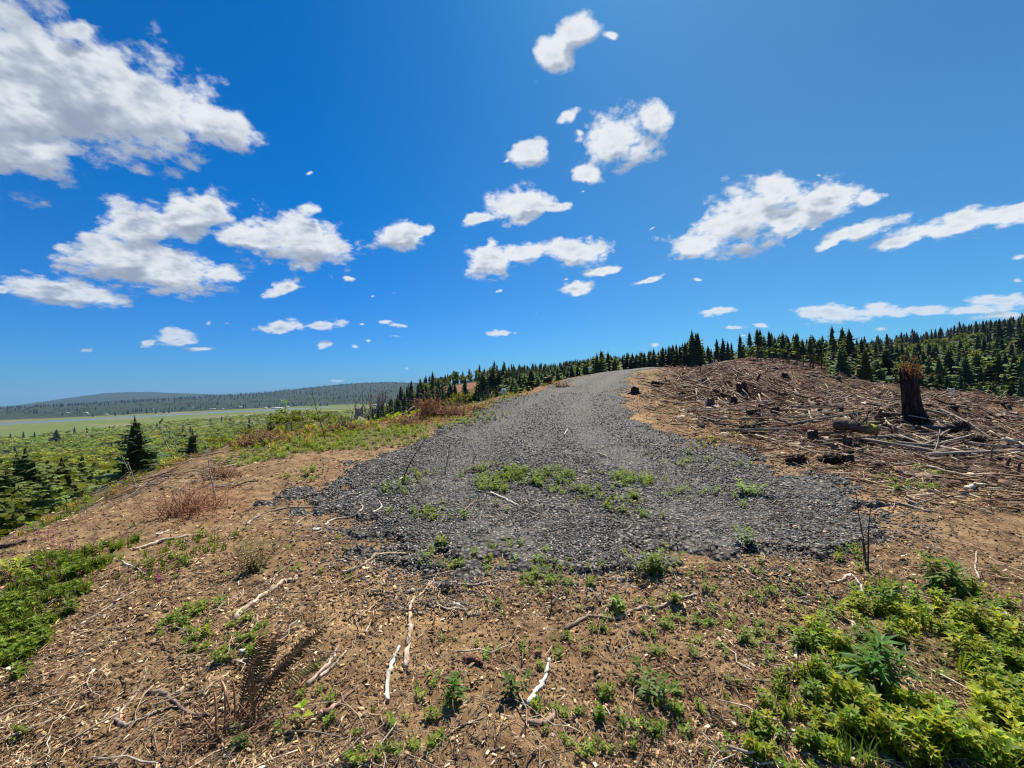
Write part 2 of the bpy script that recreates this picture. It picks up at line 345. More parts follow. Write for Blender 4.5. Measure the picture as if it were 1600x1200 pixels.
def tag(o, label=None, cat=None, group=None, kind=None):
    if label: o['label'] = label
    if cat: o['category'] = cat
    if group: o['group'] = group
    if kind: o['kind'] = kind
    return o
def empty(name, loc, rz=0.0, sc=1.0):
    o = bpy.data.objects.new(name, None); COL.objects.link(o); o.location = loc; o.rotation_euler = (0, 0, rz)
    o.scale = (sc,) * 3 if not isinstance(sc, (tuple, list)) else sc
    o.empty_display_size = 0.1
    return o
def copy_tree(o, parent=None):
    c = o.copy(); COL.objects.link(c); c.parent = parent
    for ch in list(o.children):
        copy_tree(ch, c)
    return c
class Acc:
    """collects vertices, triangles and tints of one mesh"""
    def __init__(s): s.V = []; s.F = []; s.C = []; s.n = 0
    def add(s, V, F, C=(1, 1, 1)):
        V = np.asarray(V, float); s.V.append(V); s.F.append(np.asarray(F) + s.n); s.n += len(V)
        C = np.asarray(C, float); s.C.append(np.broadcast_to(C, (len(V), 3)) if C.ndim == 1 else C)
    def inst(s, V, F, pos, R, C):
        """copies of a proto at N places: pos (N,3), R (N,3,3), C (N,3) or (N,n,3)"""
        N, n = len(pos), len(V)
        if N == 0: return
        W_ = np.einsum('nij,vj->nvi', R, V) + pos[:, None]
        Fi = (np.asarray(F)[None] + (np.arange(N) * n)[:, None, None]).reshape(-1, F.shape[1]) + s.n
        s.V.append(W_.reshape(-1, 3)); s.F.append(Fi); s.n += N * n
        C = np.asarray(C, float)
        if C.ndim == 2: C = np.repeat(C[:, None], n, 1)
        s.C.append(C.reshape(-1, 3))
    def build(s, name, mats, parent=None, smooth_=False):
        by = {}
        for f in s.F: by.setdefault(f.shape[1], []).append(f)
        return link_mesh(name, np.concatenate(s.V), [np.concatenate(v) for v in by.values()], mats, parent, np.concatenate(s.C), smooth_)
def rotz(a):
    c, s = np.cos(a), np.sin(a); z = np.zeros_like(c); o = np.ones_like(c)
    return np.stack([np.stack([c, -s, z], -1), np.stack([s, c, z], -1), np.stack([z, z, o], -1)], -2)
def rotx(a):
    c, s = np.cos(a), np.sin(a); z = np.zeros_like(c); o = np.ones_like(c)
    return np.stack([np.stack([o, z, z], -1), np.stack([z, c, -s], -1), np.stack([z, s, c], -1)], -2)
def tube(pts, radii, sides=7, seed=0, bump=0.12, cap=True):
    pts = np.asarray(pts, float); n = len(pts); r = np.random.default_rng(seed)
    T = np.gradient(pts, axis=0); T /= np.linalg.norm(T, axis=1, keepdims=True) + 1e-9
    refv = np.array([0, 0, 1.0]) if abs(T[0, 2]) < 0.9 else np.array([1.0, 0, 0])
    V = []
    for i in range(n):
        a = np.cross(T[i], refv); a /= np.linalg.norm(a) + 1e-9; b = np.cross(a, T[i]); refv = b
        th = np.arange(sides) * 2 * math.pi / sides
        rr = radii[i] * (1 + bump * (r.random(sides) - .5) * 2)
        V.append(pts[i] + np.outer(np.cos(th) * rr, a) + np.outer(np.sin(th) * rr, b))
    V = np.concatenate(V); i = np.arange((n - 1) * sides); j = i // sides * sides + (i + 1) % sides
    Fq = np.stack([i, j, j + sides, i + sides], 1)
    Ft = np.concatenate([Fq[:, [0, 1, 2]], Fq[:, [0, 2, 3]]])
    if cap:
        k = len(V); V = np.concatenate([V, pts[[0, -1]]]); s_ = np.arange(sides); t_ = (s_ + 1) % sides; e = (n - 1) * sides
        Ft = np.concatenate([Ft, np.stack([t_, s_, np.full(sides, k)], 1), np.stack([s_ + e, t_ + e, np.full(sides, k + 1)], 1)])
    return V, Ft
def curve(pts, m=6, jitter=0.0, seed=0):
    """resample a polyline smoothly (Catmull-Rom)"""
    p = np.asarray(pts, float)
    if len(p) == 2: p = np.stack([p[0] + (p[1] - p[0]) * t for t in (0, .34, .67, 1)])
    q = np.concatenate([[2 * p[0] - p[1]], p, [2 * p[-1] - p[-2]]]); out = []
    for i in range(1, len(q) - 2):
        for t in np.linspace(0, 1, m, endpoint=False):
            out.append(0.5 * (2 * q[i] + (q[i + 1] - q[i - 1]) * t + (2 * q[i - 1] - 5 * q[i] + 4 * q[i + 1] - q[i + 2]) * t * t + (3 * q[i] - q[i - 1] - 3 * q[i + 1] + q[i + 2]) * t ** 3))
    out.append(q[-2]); out = np.array(out)
    if jitter: out += np.random.default_rng(seed).normal(0, jitter, out.shape)
    return out
# ---------------------------------------------------------------- materials
def new_mat(name):
    m = bpy.data.materials.new(name); m.use_nodes = True; m.node_tree.nodes.clear(); return m, NT(m.node_tree)
def finish(T, shader, disp=None):
    o = T.node('ShaderNodeOutputMaterial'); T.l.new(shader, o.inputs[0])
def princ(T, color, rough=0.9, normal=None, spec=0.25):
    n = T.node('ShaderNodeBsdfPrincipled'); T.put(n.inputs['Base Color'], color); T.put(n.inputs['Roughness'], rough)
    n.inputs['Specular IOR Level'].default_value = spec
    if normal is not None: T.l.new(normal, n.inputs['Normal'])
    return n.outputs[0]
def bump(T, h, dist, strength=1.0, normal=None):
    n = T.node('ShaderNodeBump'); n.inputs['Strength'].default_value = strength; T.put(n.inputs['Distance'], dist); T.put(n.inputs['Height'], h)
    if normal is not None: T.l.new(normal, n.inputs['Normal'])
    return n.outputs[0]
def attr(T, name, out='Color'):
    return T.node('ShaderNodeAttribute', attribute_name=name).outputs[out]
def tint_mat(name, rough=0.9, scale=60, amt=0.5, bumpd=0.0, spec=0.2, stretch=None, objrand=0.0):
    m, T = new_mat(name)
    pos = T.node('ShaderNodeTexCoord').outputs['Object']
    if stretch: pos = T.vec('MULTIPLY', pos, stretch)
    n = T.noise(pos, scale, 5, 0.6)
    k = T.range(n, 0.3, 0.7, 1 - amt, 1 + amt * 0.6)
    if objrand:
        rnd = T.node('ShaderNodeObjectInfo').outputs['Random']
        k = T.math('MULTIPLY', k, T.range(rnd, 0, 1, 1 - objrand, 1 + objrand))
    c = T.vec('MULTIPLY', attr(T, 'tint'), T.node('ShaderNodeCombineXYZ', (k, k, k)).outputs[0])
    nb = bump(T, n, bumpd) if bumpd else None
    finish(T, princ(T, c, rough, nb, spec)); return m
def leaf_mat(name, transl=0.45, rough=0.55, objrand=0.0, spec=0.35):
    m, T = new_mat(name); c = attr(T, 'tint')
    if objrand:
        rnd = T.node('ShaderNodeObjectInfo').outputs['Random']
        hs = T.node('ShaderNodeHueSaturation', {'Hue': T.range(rnd, 0, 1, 0.5 - objrand * .07, 0.5 + objrand * .04), 'Saturation': 1.0,
                                               'Value': T.range(T.math('FRACT', T.math('MULTIPLY', rnd, 17.3)), 0, 1, 1 - objrand, 1 + objrand), 'Color': c})
        c = hs.outputs[0]
    tr = T.node('ShaderNodeBsdfTranslucent'); T.put(tr.inputs[0], T.mix(1.0, c, (1.5, 1.45, 0.6), 'MULTIPLY'))
    mx = T.node('ShaderNodeMixShader', (transl,)); T.l.new(princ(T, c, rough, None, spec), mx.inputs[1]); T.l.new(tr.outputs[0], mx.inputs[2])
    finish(T, mx.outputs[0]); return m
M_wood = tint_mat('weathered_wood', 0.85, 22, 0.45, 0.004, stretch=(1, 1, 1))
M_char = tint_mat('charred_bark', 0.9, 9, 0.6, 0.03, stretch=(1, 1, 0.18))
M_litter = tint_mat('dry_litter', 0.85, 40, 0.3)
M_clod = tint_mat('soil_crumb', 0.95, 60, 0.4)
M_stone = tint_mat('crushed_basalt', 0.7, 90, 0.35, spec=0.35)
M_bark = tint_mat('tree_bark', 0.9, 3, 0.4)
M_leaf = leaf_mat('soft_leaf', 0.5)
M_grass = leaf_mat('grass_blade', 0.4)
M_needle = leaf_mat('conifer_needle', 0.34, 0.7, 0.42, 0.15)
M_broad = leaf_mat('broad_foliage', 0.35, 0.7, 0.22, 0.15)
M_dryleaf = leaf_mat('dry_frond', 0.3, 0.8, 0, 0.1)
M_paint = tint_mat('painted_board', 0.6, 2, 0.08)

# (u, v, half width, half height, tilt, density) of the green growth seen on the ground
GREEN = [(1440,1060,180,110,-15,1),(1290,1130,110,75,0,.45),(1330,895,90,28,0,.25),(1510,965,90,40,-20,.6),(1560,1130,120,80,0,.9),(1400,960,90,40,0,.6),
 (60,930,75,45,25,1),(130,885,95,18,20,.8),(25,1000,45,60,0,1),(60,815,60,10,20,.9),(150,770,60,11,28,1),(235,733,50,11,25,.8),
 (300,980,55,25,20,.35),(330,725,30,8,20,.4),(460,693,90,20,10,1.6),(565,684,95,18,4,2.0),(400,712,50,12,12,1.3),(640,672,50,9,5,1.0),(520,672,60,9,5,1.2),(740,655,52,8,4,1),(700,662,30,8,0,.5),
 (820,752,70,14,4,1.5),(770,742,50,11,4,1.2),(930,757,80,13,0,1.1),(700,800,90,12,0,.3),(1000,750,60,10,0,.6),(985,792,40,11,0,.6),(900,775,40,10,0,.5),(470,745,30,9,15,.6),(650,748,55,9,0,.4),(620,765,30,7,0,.4),
 (835,598,60,4,14,.8),(780,627,28,5,15,.9),(1020,587,24,4,0,.6),(1390,690,30,7,0,.6),(1170,676,30,7,0,.4),(1080,720,90,12,0,.25),(1060,790,90,25,0,.25),
 (960,930,160,50,0,.16),(1010,1060,190,90,0,.25),(1180,960,120,60,0,.3),(760,870,100,20,0,.2),(880,900,60,20,0,.2),(620,1160,80,40,0,.06),
 (520,700,60,8,5,.5),(1430,750,60,18,0,.3),(1300,605,50,8,-20,.35),(1350,625,50,6,-25,.4),(250,880,110,25,15,.3),(350,1010,60,40,0,.2)]
def px_weight(u, v, L=GREEN):
    w = np.zeros(np.shape(u))
    for (cu, cv, a, b, rot, d) in L:
        c, s = math.cos(rad(rot)), math.sin(rad(rot)); du, dv = u - cu, -(v - cv)
        q = ((du * c + dv * s) / a) ** 2 + ((-du * s + dv * c) / b) ** 2
        w = np.maximum(w, min(d, 1) * np.exp(-q ** 1.5 * 1.2))
    return w
SAND = [(1480,775,110,14,4,1),(560,640,40,6,0,.3),(430,1010,60,25,20,.7),(700,960,80,50,0,.5),(620,905,70,25,0,.5),(1400,790,90,14,8,.8),(1150,720,70,12,-25,.7),(560,950,110,60,0,.4),(1000,660,40,20,0,.5),(1130,850,60,15,0,.4)]
REDD = [(1200,567,90,9,-3,1),(690,650,120,14,0,.9),(640,645,60,14,0,.9),(1560,650,120,30,0,.5),(330,790,70,30,0,.4),(1150,600,120,25,-5,.35),(760,600,45,10,25,.9),(850,610,60,8,15,.6)]

# ---------------------------------------------------------------- the ground, one sheet out to the horizon
ang = np.concatenate([np.arange(-66, 66, 0.14), np.arange(66, 294, 2.0)])
rr_ = [0.25]
while rr_[-1] < 16000:
    r_ = rr_[-1]; rr_.append(r_ * (1.0125 if r_ < 55 else 1.022 if r_ < 1200 else 1.035))
rr_ = np.array(rr_); na, nr = len(ang), len(rr_)
A_, R_ = np.meshgrid(np.radians(ang), rr_); GXv = (R_ * np.sin(A_)).ravel(); GYv = (R_ * np.cos(A_)).ravel()
GZv = H(GXv, GYv)
i = np.arange(nr - 1)[:, None] * na; j = np.arange(na)[None]; jn = (j + 1) % na
Fq = np.stack([(i + j), (i + jn), (i + na + jn), (i + na + j)], -1).reshape(-1, 4)[:, ::-1]
k0 = na * nr
GV = np.stack([GXv, GYv, GZv], 1); GV = np.concatenate([GV, [[0, 0, float(H(0, 0))]]])
Fc = np.stack([np.arange(na), np.full(na, k0), (np.arange(na) + 1) % na], 1)[:, ::-1]
pu, pv, pz = project(GV); rV = np.hypot(GV[:, 0], GV[:, 1]); aV = np.degrees(np.arctan2(GV[:, 0], GV[:, 1]))
vis = (pz > 0.1) & (rV < 420)
edge_x = np.interp(GV[:, 1], EY, EX)
past = np.where((rV < 70), smooth((edge_x - GV[:, 0] - 2.5) / 2.5), smooth((2 - aV) / 10))
green = np.where(vis & (rV < 60), px_weight(pu, pv), 0); sandw = np.where(vis & (rV < 60), px_weight(pu, pv, SAND), 0); redd = np.where(vis, px_weight(pu, pv, REDD), 0)
slash_w = smooth((GV[:, 0] - np.interp(GV[:, 1], RY, RRt) - 1.2) / 3) * smooth((GV[:, 1] - 5) / 4) * (1 - smooth((rV - 110) / 60)) * (1 - past)
red_z = smooth((aV - 24.5) / 1.5) * (1 - smooth((aV - 38) / 2)) * (1 - smooth((rV - 325) / 15)) * smooth((rV - 50) / 30)
cut_z = smooth((aV + 10) / 1) * (1 - smooth((aV + 1.5) / 1)) * smooth((rV - 232) / 10) * (1 - smooth((rV - 398) / 10))
redd = np.maximum(redd, np.maximum(red_z, cut_z))
forest = np.clip(np.maximum(past * smooth((rV - 14) / 20), smooth((rV - 95) / 60)) * (GV[:, 2] > -97.0), 0, 1) * (1 - redd)
marsh = smooth((-94.0 - GV[:, 2]) / 2.0)
za = np.stack([green, slash_w, forest, marsh], 1); zb = np.stack([redd, sandw, past, smooth((-17 - aV) / 5) * smooth((aV + 110) / 20) * (1 - smooth((rV - 2900) / 300))], 1)

m_ground, T = new_mat('ground_soil')
pos = T.node('ShaderNodeNewGeometry').outputs['Position']
zA = T.node('ShaderNodeAttribute', attribute_name='zone_a'); zB = T.node('ShaderNodeAttribute', attribute_name='zone_b')
sA = T.node('ShaderNodeSeparateColor', (zA.outputs['Color'],)); sB = T.node('ShaderNodeSeparateColor', (zB.outputs['Color'],))
n_big = T.noise(pos, 0.6, 5, 0.6); n_mid = T.noise(pos, 5.0, 6, 0.65); n_fine = T.noise(pos, 38.0, 5, 0.7)
soil = T.ramp(n_mid, [(0.28, (0.100, 0.058, 0.030)), (0.45, (0.225, 0.142, 0.074)), (0.60, (0.335, 0.225, 0.118)), (0.80, (0.45, 0.315, 0.170))])
soil = T.mix(T.range(n_big, 0.35, 0.7), soil, T.mix(1, soil, (0.72, 0.66, 0.66), 'MULTIPLY'))
# straw and chip flecks
st = T.vec('MULTIPLY', T.vec('ADD', pos, T.vec('SCALE', T.noise(pos, 3.0, 2, 0.5, out=1), 0.35)), (1, 0.28, 1))
fl = T.voronoi(st, 55.0, out='Distance'); flc = T.voronoi(st, 55.0, out='Color')
fr = T.node('ShaderNodeSeparateColor', (flc,)).outputs[0]
fleck = T.math('MULTIPLY', T.range(fl, 0.42, 0.25), T.range(fr, 0.66, 0.70))
soil = T.mix(T.math('MULTIPLY', fleck, 0.75), soil, (0.42, 0.29, 0.18))
dk = T.math('MULTIPLY', T.range(fl, 0.42, 0.2), T.range(fr, 0.20, 0.16))
soil = T.mix(T.math('MULTIPLY', dk, 0.7), soil, (0.035, 0.02, 0.013))
soil = T.mix(T.range(n_fine, 0.35, 0.65, 0.0, 0.35), soil, T.mix(1, soil, (0.45, 0.42, 0.42), 'MULTIPLY'))
sand = T.mix(n_fine, (0.34, 0.20, 0.095), (0.46, 0.30, 0.15))
c = T.mix(T.math('MULTIPLY', T.range(T.math('ADD', sB.outputs[1], T.math('SUBTRACT', n_mid, 0.5)), 0.25, 0.6), 0.8), soil, sand)
# clearcut mulch: grey and brown needles, bark, sticks seen from afar
sl = T.vec('MULTIPLY', T.node('ShaderNodeMapping', (pos,), vector_type='POINT').outputs[0], (1, 0.35, 1))
n_s = T.noise(sl, 2.6, 8, 0.72, 0.6); n_s2 = T.noise(pos, 0.35, 4, 0.6)
mulch = T.ramp(n_s, [(0.30, (0.026, 0.015, 0.012)), (0.45, (0.100, 0.058, 0.040)), (0.57, (0.20, 0.122, 0.080)), (0.72, (0.38, 0.27, 0.18))])
mulch = T.mix(T.range(n_s2, 0.4, 0.65), mulch, T.mix(1, mulch, (0.72, 0.72, 0.8), 'MULTIPLY'))
c = T.mix(T.math('MULTIPLY', sA.outputs[1], 0.75), c, mulch)
red = T.ramp(T.math('MULTIPLY_ADD', T.noise(pos, 0.35, 8, 0.75), 0.6, T.math('MULTIPLY', n_s, 0.4)), [(0.36, (0.055, 0.022, 0.014)), (0.5, (0.19, 0.078, 0.048)), (0.64, (0.38, 0.20, 0.135))])
c = T.mix(T.math('MULTIPLY', sB.outputs[0], 0.8), c, red)
moss = T.ramp(T.noise(pos, 18, 5, 0.7), [(0.35, (0.035, 0.035, 0.012)), (0.55, (0.10, 0.12, 0.025)), (0.75, (0.20, 0.22, 0.05))])
gm = T.range(T.math('ADD', sA.outputs[0], T.math('MULTIPLY', T.math('SUBTRACT', n_mid, 0.5), 1.1)), 0.35, 0.75)
c = T.mix(T.math('MULTIPLY', gm, 0.6), c, moss)
ff = T.ramp(T.noise(pos, 0.05, 7, 0.65), [(0.3, (0.012, 0.020, 0.010)), (0.5, (0.024, 0.036, 0.014)), (0.72, (0.055, 0.070, 0.020))])
vf = T.ramp(T.noise(pos, 0.09, 7, 0.7), [(0.3, (0.045, 0.062, 0.014)), (0.5, (0.10, 0.125, 0.024)), (0.72, (0.17, 0.185, 0.038))])
ff = T.mix(zB.outputs['Alpha'], ff, vf)
c = T.mix(sA.outputs[2], c, ff)
mp = T.vec('MULTIPLY', pos, (0.35, 1.0, 1.0))
ms = T.ramp(T.noise(mp, 0.006, 8, 0.6), [(0.34, (0.24, 0.20, 0.15)), (0.42, (0.14, 0.145, 0.045)), (0.55, (0.10, 0.135, 0.025)), (0.68, (0.14, 0.155, 0.040)), (0.8, (0.20, 0.17, 0.11))])
c = T.mix(zA.outputs['Alpha'], c, ms)
nb = bump(T, n_mid, 0.03, 0.8); nb = bump(T, n_fine, 0.012, 0.9, nb); nb = bump(T, fleck, 0.006, 0.8, nb)
finish(T, princ(T, c, 0.95, nb, 0.12))
ground = link_mesh('ground', GV, [Fq, Fc], m_ground, smooth_=True, attrs={'zone_a': np.clip(za, 0, 1), 'zone_b': np.clip(zb, 0, 1)})
tag(ground, 'brown soil littered with bark, falling to a green valley and a flat marsh', kind='structure')

# ---------------------------------------------------------------- gravel road
ys = np.concatenate([np.arange(2.9, 9, 0.035), np.geomspace(9, 58, 300)])
q = np.linspace(-0.12, 1.12, 260)
YY = np.repeat(ys[:, None], len(q), 1); XL = np.interp(ys, RY, RL)[:, None]; XR = np.interp(ys, RY, RRt)[:, None]
XX = XL + (XR - XL) * q[None]
ins = road_in(XX, YY)
ragged = 0.95 * fbm(XX / 0.7, YY / 0.7, 5, 77, 0.62) + 0.5 * fbm(XX / 0.16, YY / 0.16, 2, 78)
m_ = smooth((ins + ragged) / 0.35 - 0.3)
ZZ = H(XX, YY) + 0.05 - 0.11 * (1 - m_) + 0.018 * fbm(XX / .12, YY / .12, 3, 8) * m_
# two shallow wheel tracks and a low crown between them
ph = (XX - XL) / (XR - XL)
ZZ -= 0.035 * (np.exp(-((ph - 0.30) / 0.09) ** 2) + np.exp(-((ph - 0.68) / 0.09) ** 2)) * smooth((YY - 4) / 4)
n0, n1_ = XX.shape; ii = np.arange(n0 - 1)[:, None] * n1_ + np.arange(n1_ - 1)[None]
RF = np.stack([ii, ii + 1, ii + n1_ + 1, ii + n1_], -1).reshape(-1, 4)
m_road, T = new_mat('gravel_surface')
pos = T.node('ShaderNodeNewGeometry').outputs['Position']
vp = T.vec('ADD', pos, T.vec('SCALE', T.noise(pos, 12, 2, 0.5, out=1), 0.03))
d1 = T.voronoi(vp, 22.0); c1 = T.node('ShaderNodeSeparateColor', (T.voronoi(vp, 22.0, out='Color'),)).outputs[0]
big = T.noise(pos, 0.9, 5, 0.6)
col = T.ramp(c1, [(0.0, (0.050, 0.049, 0.046)), (0.45, (0.115, 0.111, 0.102)), (0.8, (0.20, 0.19, 0.17)), (1.0, (0.36, 0.33, 0.28))])
col = T.mix(T.range(d1, 0.35, 0.6), col, (0.012, 0.011, 0.011))
dust = T.math('MULTIPLY', T.range(big, 0.45, 0.7), T.range(T.noise(pos, 14, 4, 0.6), 0.4, 0.65))
col = T.mix(T.math('MULTIPLY', dust, 0.55), col, (0.17, 0.125, 0.085))
tr = attr(T, 'tint')
col = T.mix(T.math('MULTIPLY', T.node('ShaderNodeSeparateColor', (tr,)).outputs[0], 0.35), col, (0.14, 0.13, 0.115))
nb = bump(T, T.math('SUBTRACT', 1.0, d1), 0.03, 1.0); nb = bump(T, T.noise(pos, 60, 4, .6), 0.006, 0.7, nb)
finish(T, princ(T, col, 0.8, nb, 0.3))
trk = np.exp(-((ph - 0.30) / 0.08) ** 2) + np.exp(-((ph - 0.68) / 0.08) ** 2)
road = link_mesh('gravel_road', np.stack([XX.ravel(), YY.ravel(), ZZ.ravel()], 1), RF, m_road, smooth_=True, tint=np.repeat(trk.reshape(-1, 1), 3, 1))
tag(road, 'dark crushed gravel road climbing to the crest', kind='structure')
def RH(x, y):
    """surface height, road included"""
    x = np.asarray(x, float); y = np.asarray(y, float)
    z = H(x, y); a = smooth((road_in(x, y) + 0.95 * fbm(x / 0.7, y / 0.7, 5, 77, 0.62)) / 0.35 - 0.3)
    return z + np.where((y > 2.9) & (y < 58), np.maximum(0, 0.05 - 0.11 * (1 - a)), 0)

# ---------------------------------------------------------------- water of the bay
m_w, T = new_mat('bay_water')
pos = T.node('ShaderNodeNewGeometry').outputs['Position']
nb = bump(T, T.noise(pos, 0.25, 3, 0.6), 0.25, 0.35)
finish(T, princ(T, (0.10, 0.125, 0.135), 0.5, nb, 0.3))
wv = np.array([[-9000, 600, -99.6], [2500, 600, -99.6], [2500, 9000, -99.6], [-9000, 9000, -99.6]], float)
water = link_mesh('water', wv, np.array([[0, 1, 2, 3]]), m_w); tag(water, 'pale strip of bay water beyond the marsh', kind='structure')
# ---------------------------------------------------------------- trees
def conifer_mesh(seed, whorls=20, per=7, r0_=0.20, sprays=3, droop=0.25, bare=0.12, dense=1.0, tint=(0.092, 0.140, 0.060)):
    """crown of a unit-high conifer: drooping boughs made of small needle sprays"""
    g = np.random.default_rng(seed); A = Acc(); V = []; C = []
    for k in range(whorls):
        t = k / (whorls - 1); z = bare + (0.985 - bare) * t ** 0.92
        R0_ = r0_ * (1 - t) ** 0.62 * g.uniform(.8, 1.15) + 0.008
        nb = max(3, int(per * (1 - 0.45 * t)))
        for b in range(nb):
            if g.random() > dense: continue
            a = 2 * math.pi * (b + g.random() * 0.8) / nb + k; L = R0_ * g.uniform(0.6, 1.18); w = L * g.uniform(0.40, 0.62)
            dx, dy = math.cos(a), math.sin(a); sx, sy = -dy, dx; z0_ = z + g.normal(0, 0.008)
            rise = L * (0.35 * t - droop * (1 - t))
            tc = np.array(tint) * g.uniform(0.65, 1.45) * np.array([1, 1, g.uniform(.75, 1.2)])
            for s_ in range(sprays):
                u0_, u1_ = s_ / sprays * 0.9, (s_ + 1.25) / sprays
                u1_ = min(u1_, 1.05); wd = w * (1 - 0.65 * u0_) * g.uniform(0.8, 1.2)
                for sd_ in (-1, 1):
                    p0 = (dx * L * u0_, dy * L * u0_, z0_ + rise * u0_)
                    p1 = (dx * L * u1_, dy * L * u1_, z0_ + rise * u1_ - 0.006)
                    um = (u0_ + u1_) / 2 + .08
                    p2 = (dx * L * um + sx * sd_ * wd, dy * L * um + sy * sd_ * wd, z0_ + rise * um - wd * g.uniform(0.25, 0.8))
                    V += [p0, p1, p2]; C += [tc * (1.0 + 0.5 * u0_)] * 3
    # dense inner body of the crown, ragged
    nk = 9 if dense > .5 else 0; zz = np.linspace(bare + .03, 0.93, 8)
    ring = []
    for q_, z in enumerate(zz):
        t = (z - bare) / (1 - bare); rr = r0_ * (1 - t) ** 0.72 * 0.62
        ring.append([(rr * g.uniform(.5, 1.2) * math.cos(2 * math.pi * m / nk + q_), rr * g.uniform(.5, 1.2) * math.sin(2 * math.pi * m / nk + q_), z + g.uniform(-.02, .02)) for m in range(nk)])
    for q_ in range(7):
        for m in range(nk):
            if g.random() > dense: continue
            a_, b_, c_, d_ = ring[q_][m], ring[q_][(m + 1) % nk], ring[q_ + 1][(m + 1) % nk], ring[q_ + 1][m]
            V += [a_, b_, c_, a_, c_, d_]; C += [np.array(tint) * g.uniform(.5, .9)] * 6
    # leader shoot
    for q_ in range(5):
        a = g.random() * 6.28; V += [(0, 0, 1.0), (0.012 * math.cos(a), .012 * math.sin(a), 0.93), (0.012 * math.cos(a + 2), .012 * math.sin(a + 2), 0.93)]; C += [np.array(tint)] * 3
    V = np.array(V); F_ = np.arange(len(V)).reshape(-1, 3)
    return V, F_, np.array(C)
def trunk_mesh(h=1.0, r=0.013, seed=0, tint=(0.10, 0.075, 0.055), lean=0.01):
    g = np.random.default_rng(seed); n = 7; zz = np.linspace(-0.06, 0.97, n) * h
    pts = np.stack([g.normal(0, lean, n).cumsum() * .4, g.normal(0, lean, n).cumsum() * .4, zz], 1)
    V, F_ = tube(pts, r * (1.25 - np.linspace(0, 1, n) * 1.15), 7, seed, 0.1)
    return V, F_, np.array(tint) * np.ones((len(V), 3))
def blobby_mesh(seed, lobes=9, leaves=420, size=0.075, tint=(0.10, 0.13, 0.03), flat=0.75, spread=0.30):
    """crown of a unit-high broadleaf: many leaf clumps on uneven limbs"""
    g = np.random.default_rng(seed); cs = []
    for k in range(lobes):
        a = g.random() * 6.28; rr = spread * math.sqrt(g.random()); z = g.uniform(0.36, 0.88)
        cs.append((rr * math.cos(a), rr * math.sin(a), z, g.uniform(0.11, 0.20)))
    V = []; C = []
    for k in range(leaves):
        c = cs[g.integers(lobes)]; d = g.normal(size=3); d /= np.linalg.norm(d); q_ = c[3] * g.uniform(0.55, 1.08)
        p = np.array(c[:3]) + d * q_ * np.array([1, 1, flat]); s_ = size * g.uniform(0.5, 1.25)
        a1 = g.normal(size=3); a1 /= np.linalg.norm(a1); n_ = d + g.normal(0, .5, 3); b1 = np.cross(n_, a1); b1 /= np.linalg.norm(b1) + 1e-9; a1 = np.cross(b1, n_); a1 /= np.linalg.norm(a1) + 1e-9
        V += [p - a1 * s_ * .5, p + b1 * s_ * .42, p + a1 * s_ * .55, p - b1 * s_ * .38]
        C += [np.array(tint) * g.uniform(0.6, 1.4) * np.array([g.uniform(.9, 1.12), 1, 1])] * 4
    V = np.array(V); Fq_ = np.arange(len(V)).reshape(-1, 4)
    return V, np.concatenate([Fq_[:, [0, 1, 2]], Fq_[:, [0, 2, 3]]]), np.array(C)
def limbs_mesh(seed, r=0.018, tint=(0.22, 0.20, 0.17)):
    g = np.random.default_rng(seed); A = Acc()
    V, F_, C = trunk_mesh(0.62, r, seed, tint, 0.015); A.add(V, F_, C)
    for k in range(7):
        z = g.uniform(0.22, 0.5); a = g.random() * 6.28; L = g.uniform(.18, .34)
        pts = curve([(0, 0, z), (math.cos(a) * L * .5, math.sin(a) * L * .5, z + L * .45), (math.cos(a) * L * .85, math.sin(a) * L * .85, z + L)], 3, .006, seed + k)
        V, F_ = tube(pts, np.linspace(r * .45, r * .12, len(pts)), 4, k); A.add(V, F_, tint)
    return np.concatenate(A.V), np.concatenate(A.F), np.concatenate(A.C)
def proto(name, crown, trunk, crown_mat, sc=1.0):
    root = empty(name, (0, 0, 0))
    link_mesh('crown', crown[0], crown[1], crown_mat, root, crown[2]); link_mesh('trunk', trunk[0], trunk[1], M_bark, root, trunk[2], True)
    return root
CON = [dict(seed=11, r0_=0.22), dict(seed=12, r0_=0.19, whorls=22, tint=(.072, .118, .062)), dict(seed=13, r0_=0.26, whorls=18, dense=.9, tint=(.115, .155, .052)), dict(seed=14, r0_=0.17, whorls=22, bare=.3, dense=.9), dict(seed=15, r0_=0.24, bare=0.18, tint=(.10, .145, .062))]
_used = set()
PROTO = {}
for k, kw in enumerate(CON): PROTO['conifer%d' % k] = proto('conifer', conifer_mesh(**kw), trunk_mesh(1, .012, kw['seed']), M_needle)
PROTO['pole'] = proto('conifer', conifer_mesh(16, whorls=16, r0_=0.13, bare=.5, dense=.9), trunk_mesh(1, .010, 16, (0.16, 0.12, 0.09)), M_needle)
for k in range(3): PROTO['alder%d' % k] = proto('alder', blobby_mesh(30 + k, leaves=1000, size=.055, tint=(0.165, 0.190, 0.027)), limbs_mesh(30 + k), M_broad)
PROTO['shrub'] = proto('green_shrub', blobby_mesh(41, lobes=12, leaves=650, size=.085, tint=(0.11, 0.14, 0.022), spread=.5), limbs_mesh(41, .02), M_leaf)
def place_tree(kind, x, y, h, label, group=None, cat='tree', wide=1.0, z=None):
    src = PROTO[kind]
    if kind in _used: o = copy_tree(src)
    else: o = src; _used.add(kind)
    z = float(H(x, y, False)) if z is None else z
    o.location = (x, y, z - 0.02 * h); o.rotation_euler = (random.gauss(0, .012), random.gauss(0, .012), random.random() * 6.28)
    o.scale = (h * wide, h * wide, h)
    tag(o, label, cat, group); return o
def at(u, y, uu=None):
    """ground point seen under column u at depth y"""
    x = (u - 800) / F * y * (1.0); return x, y
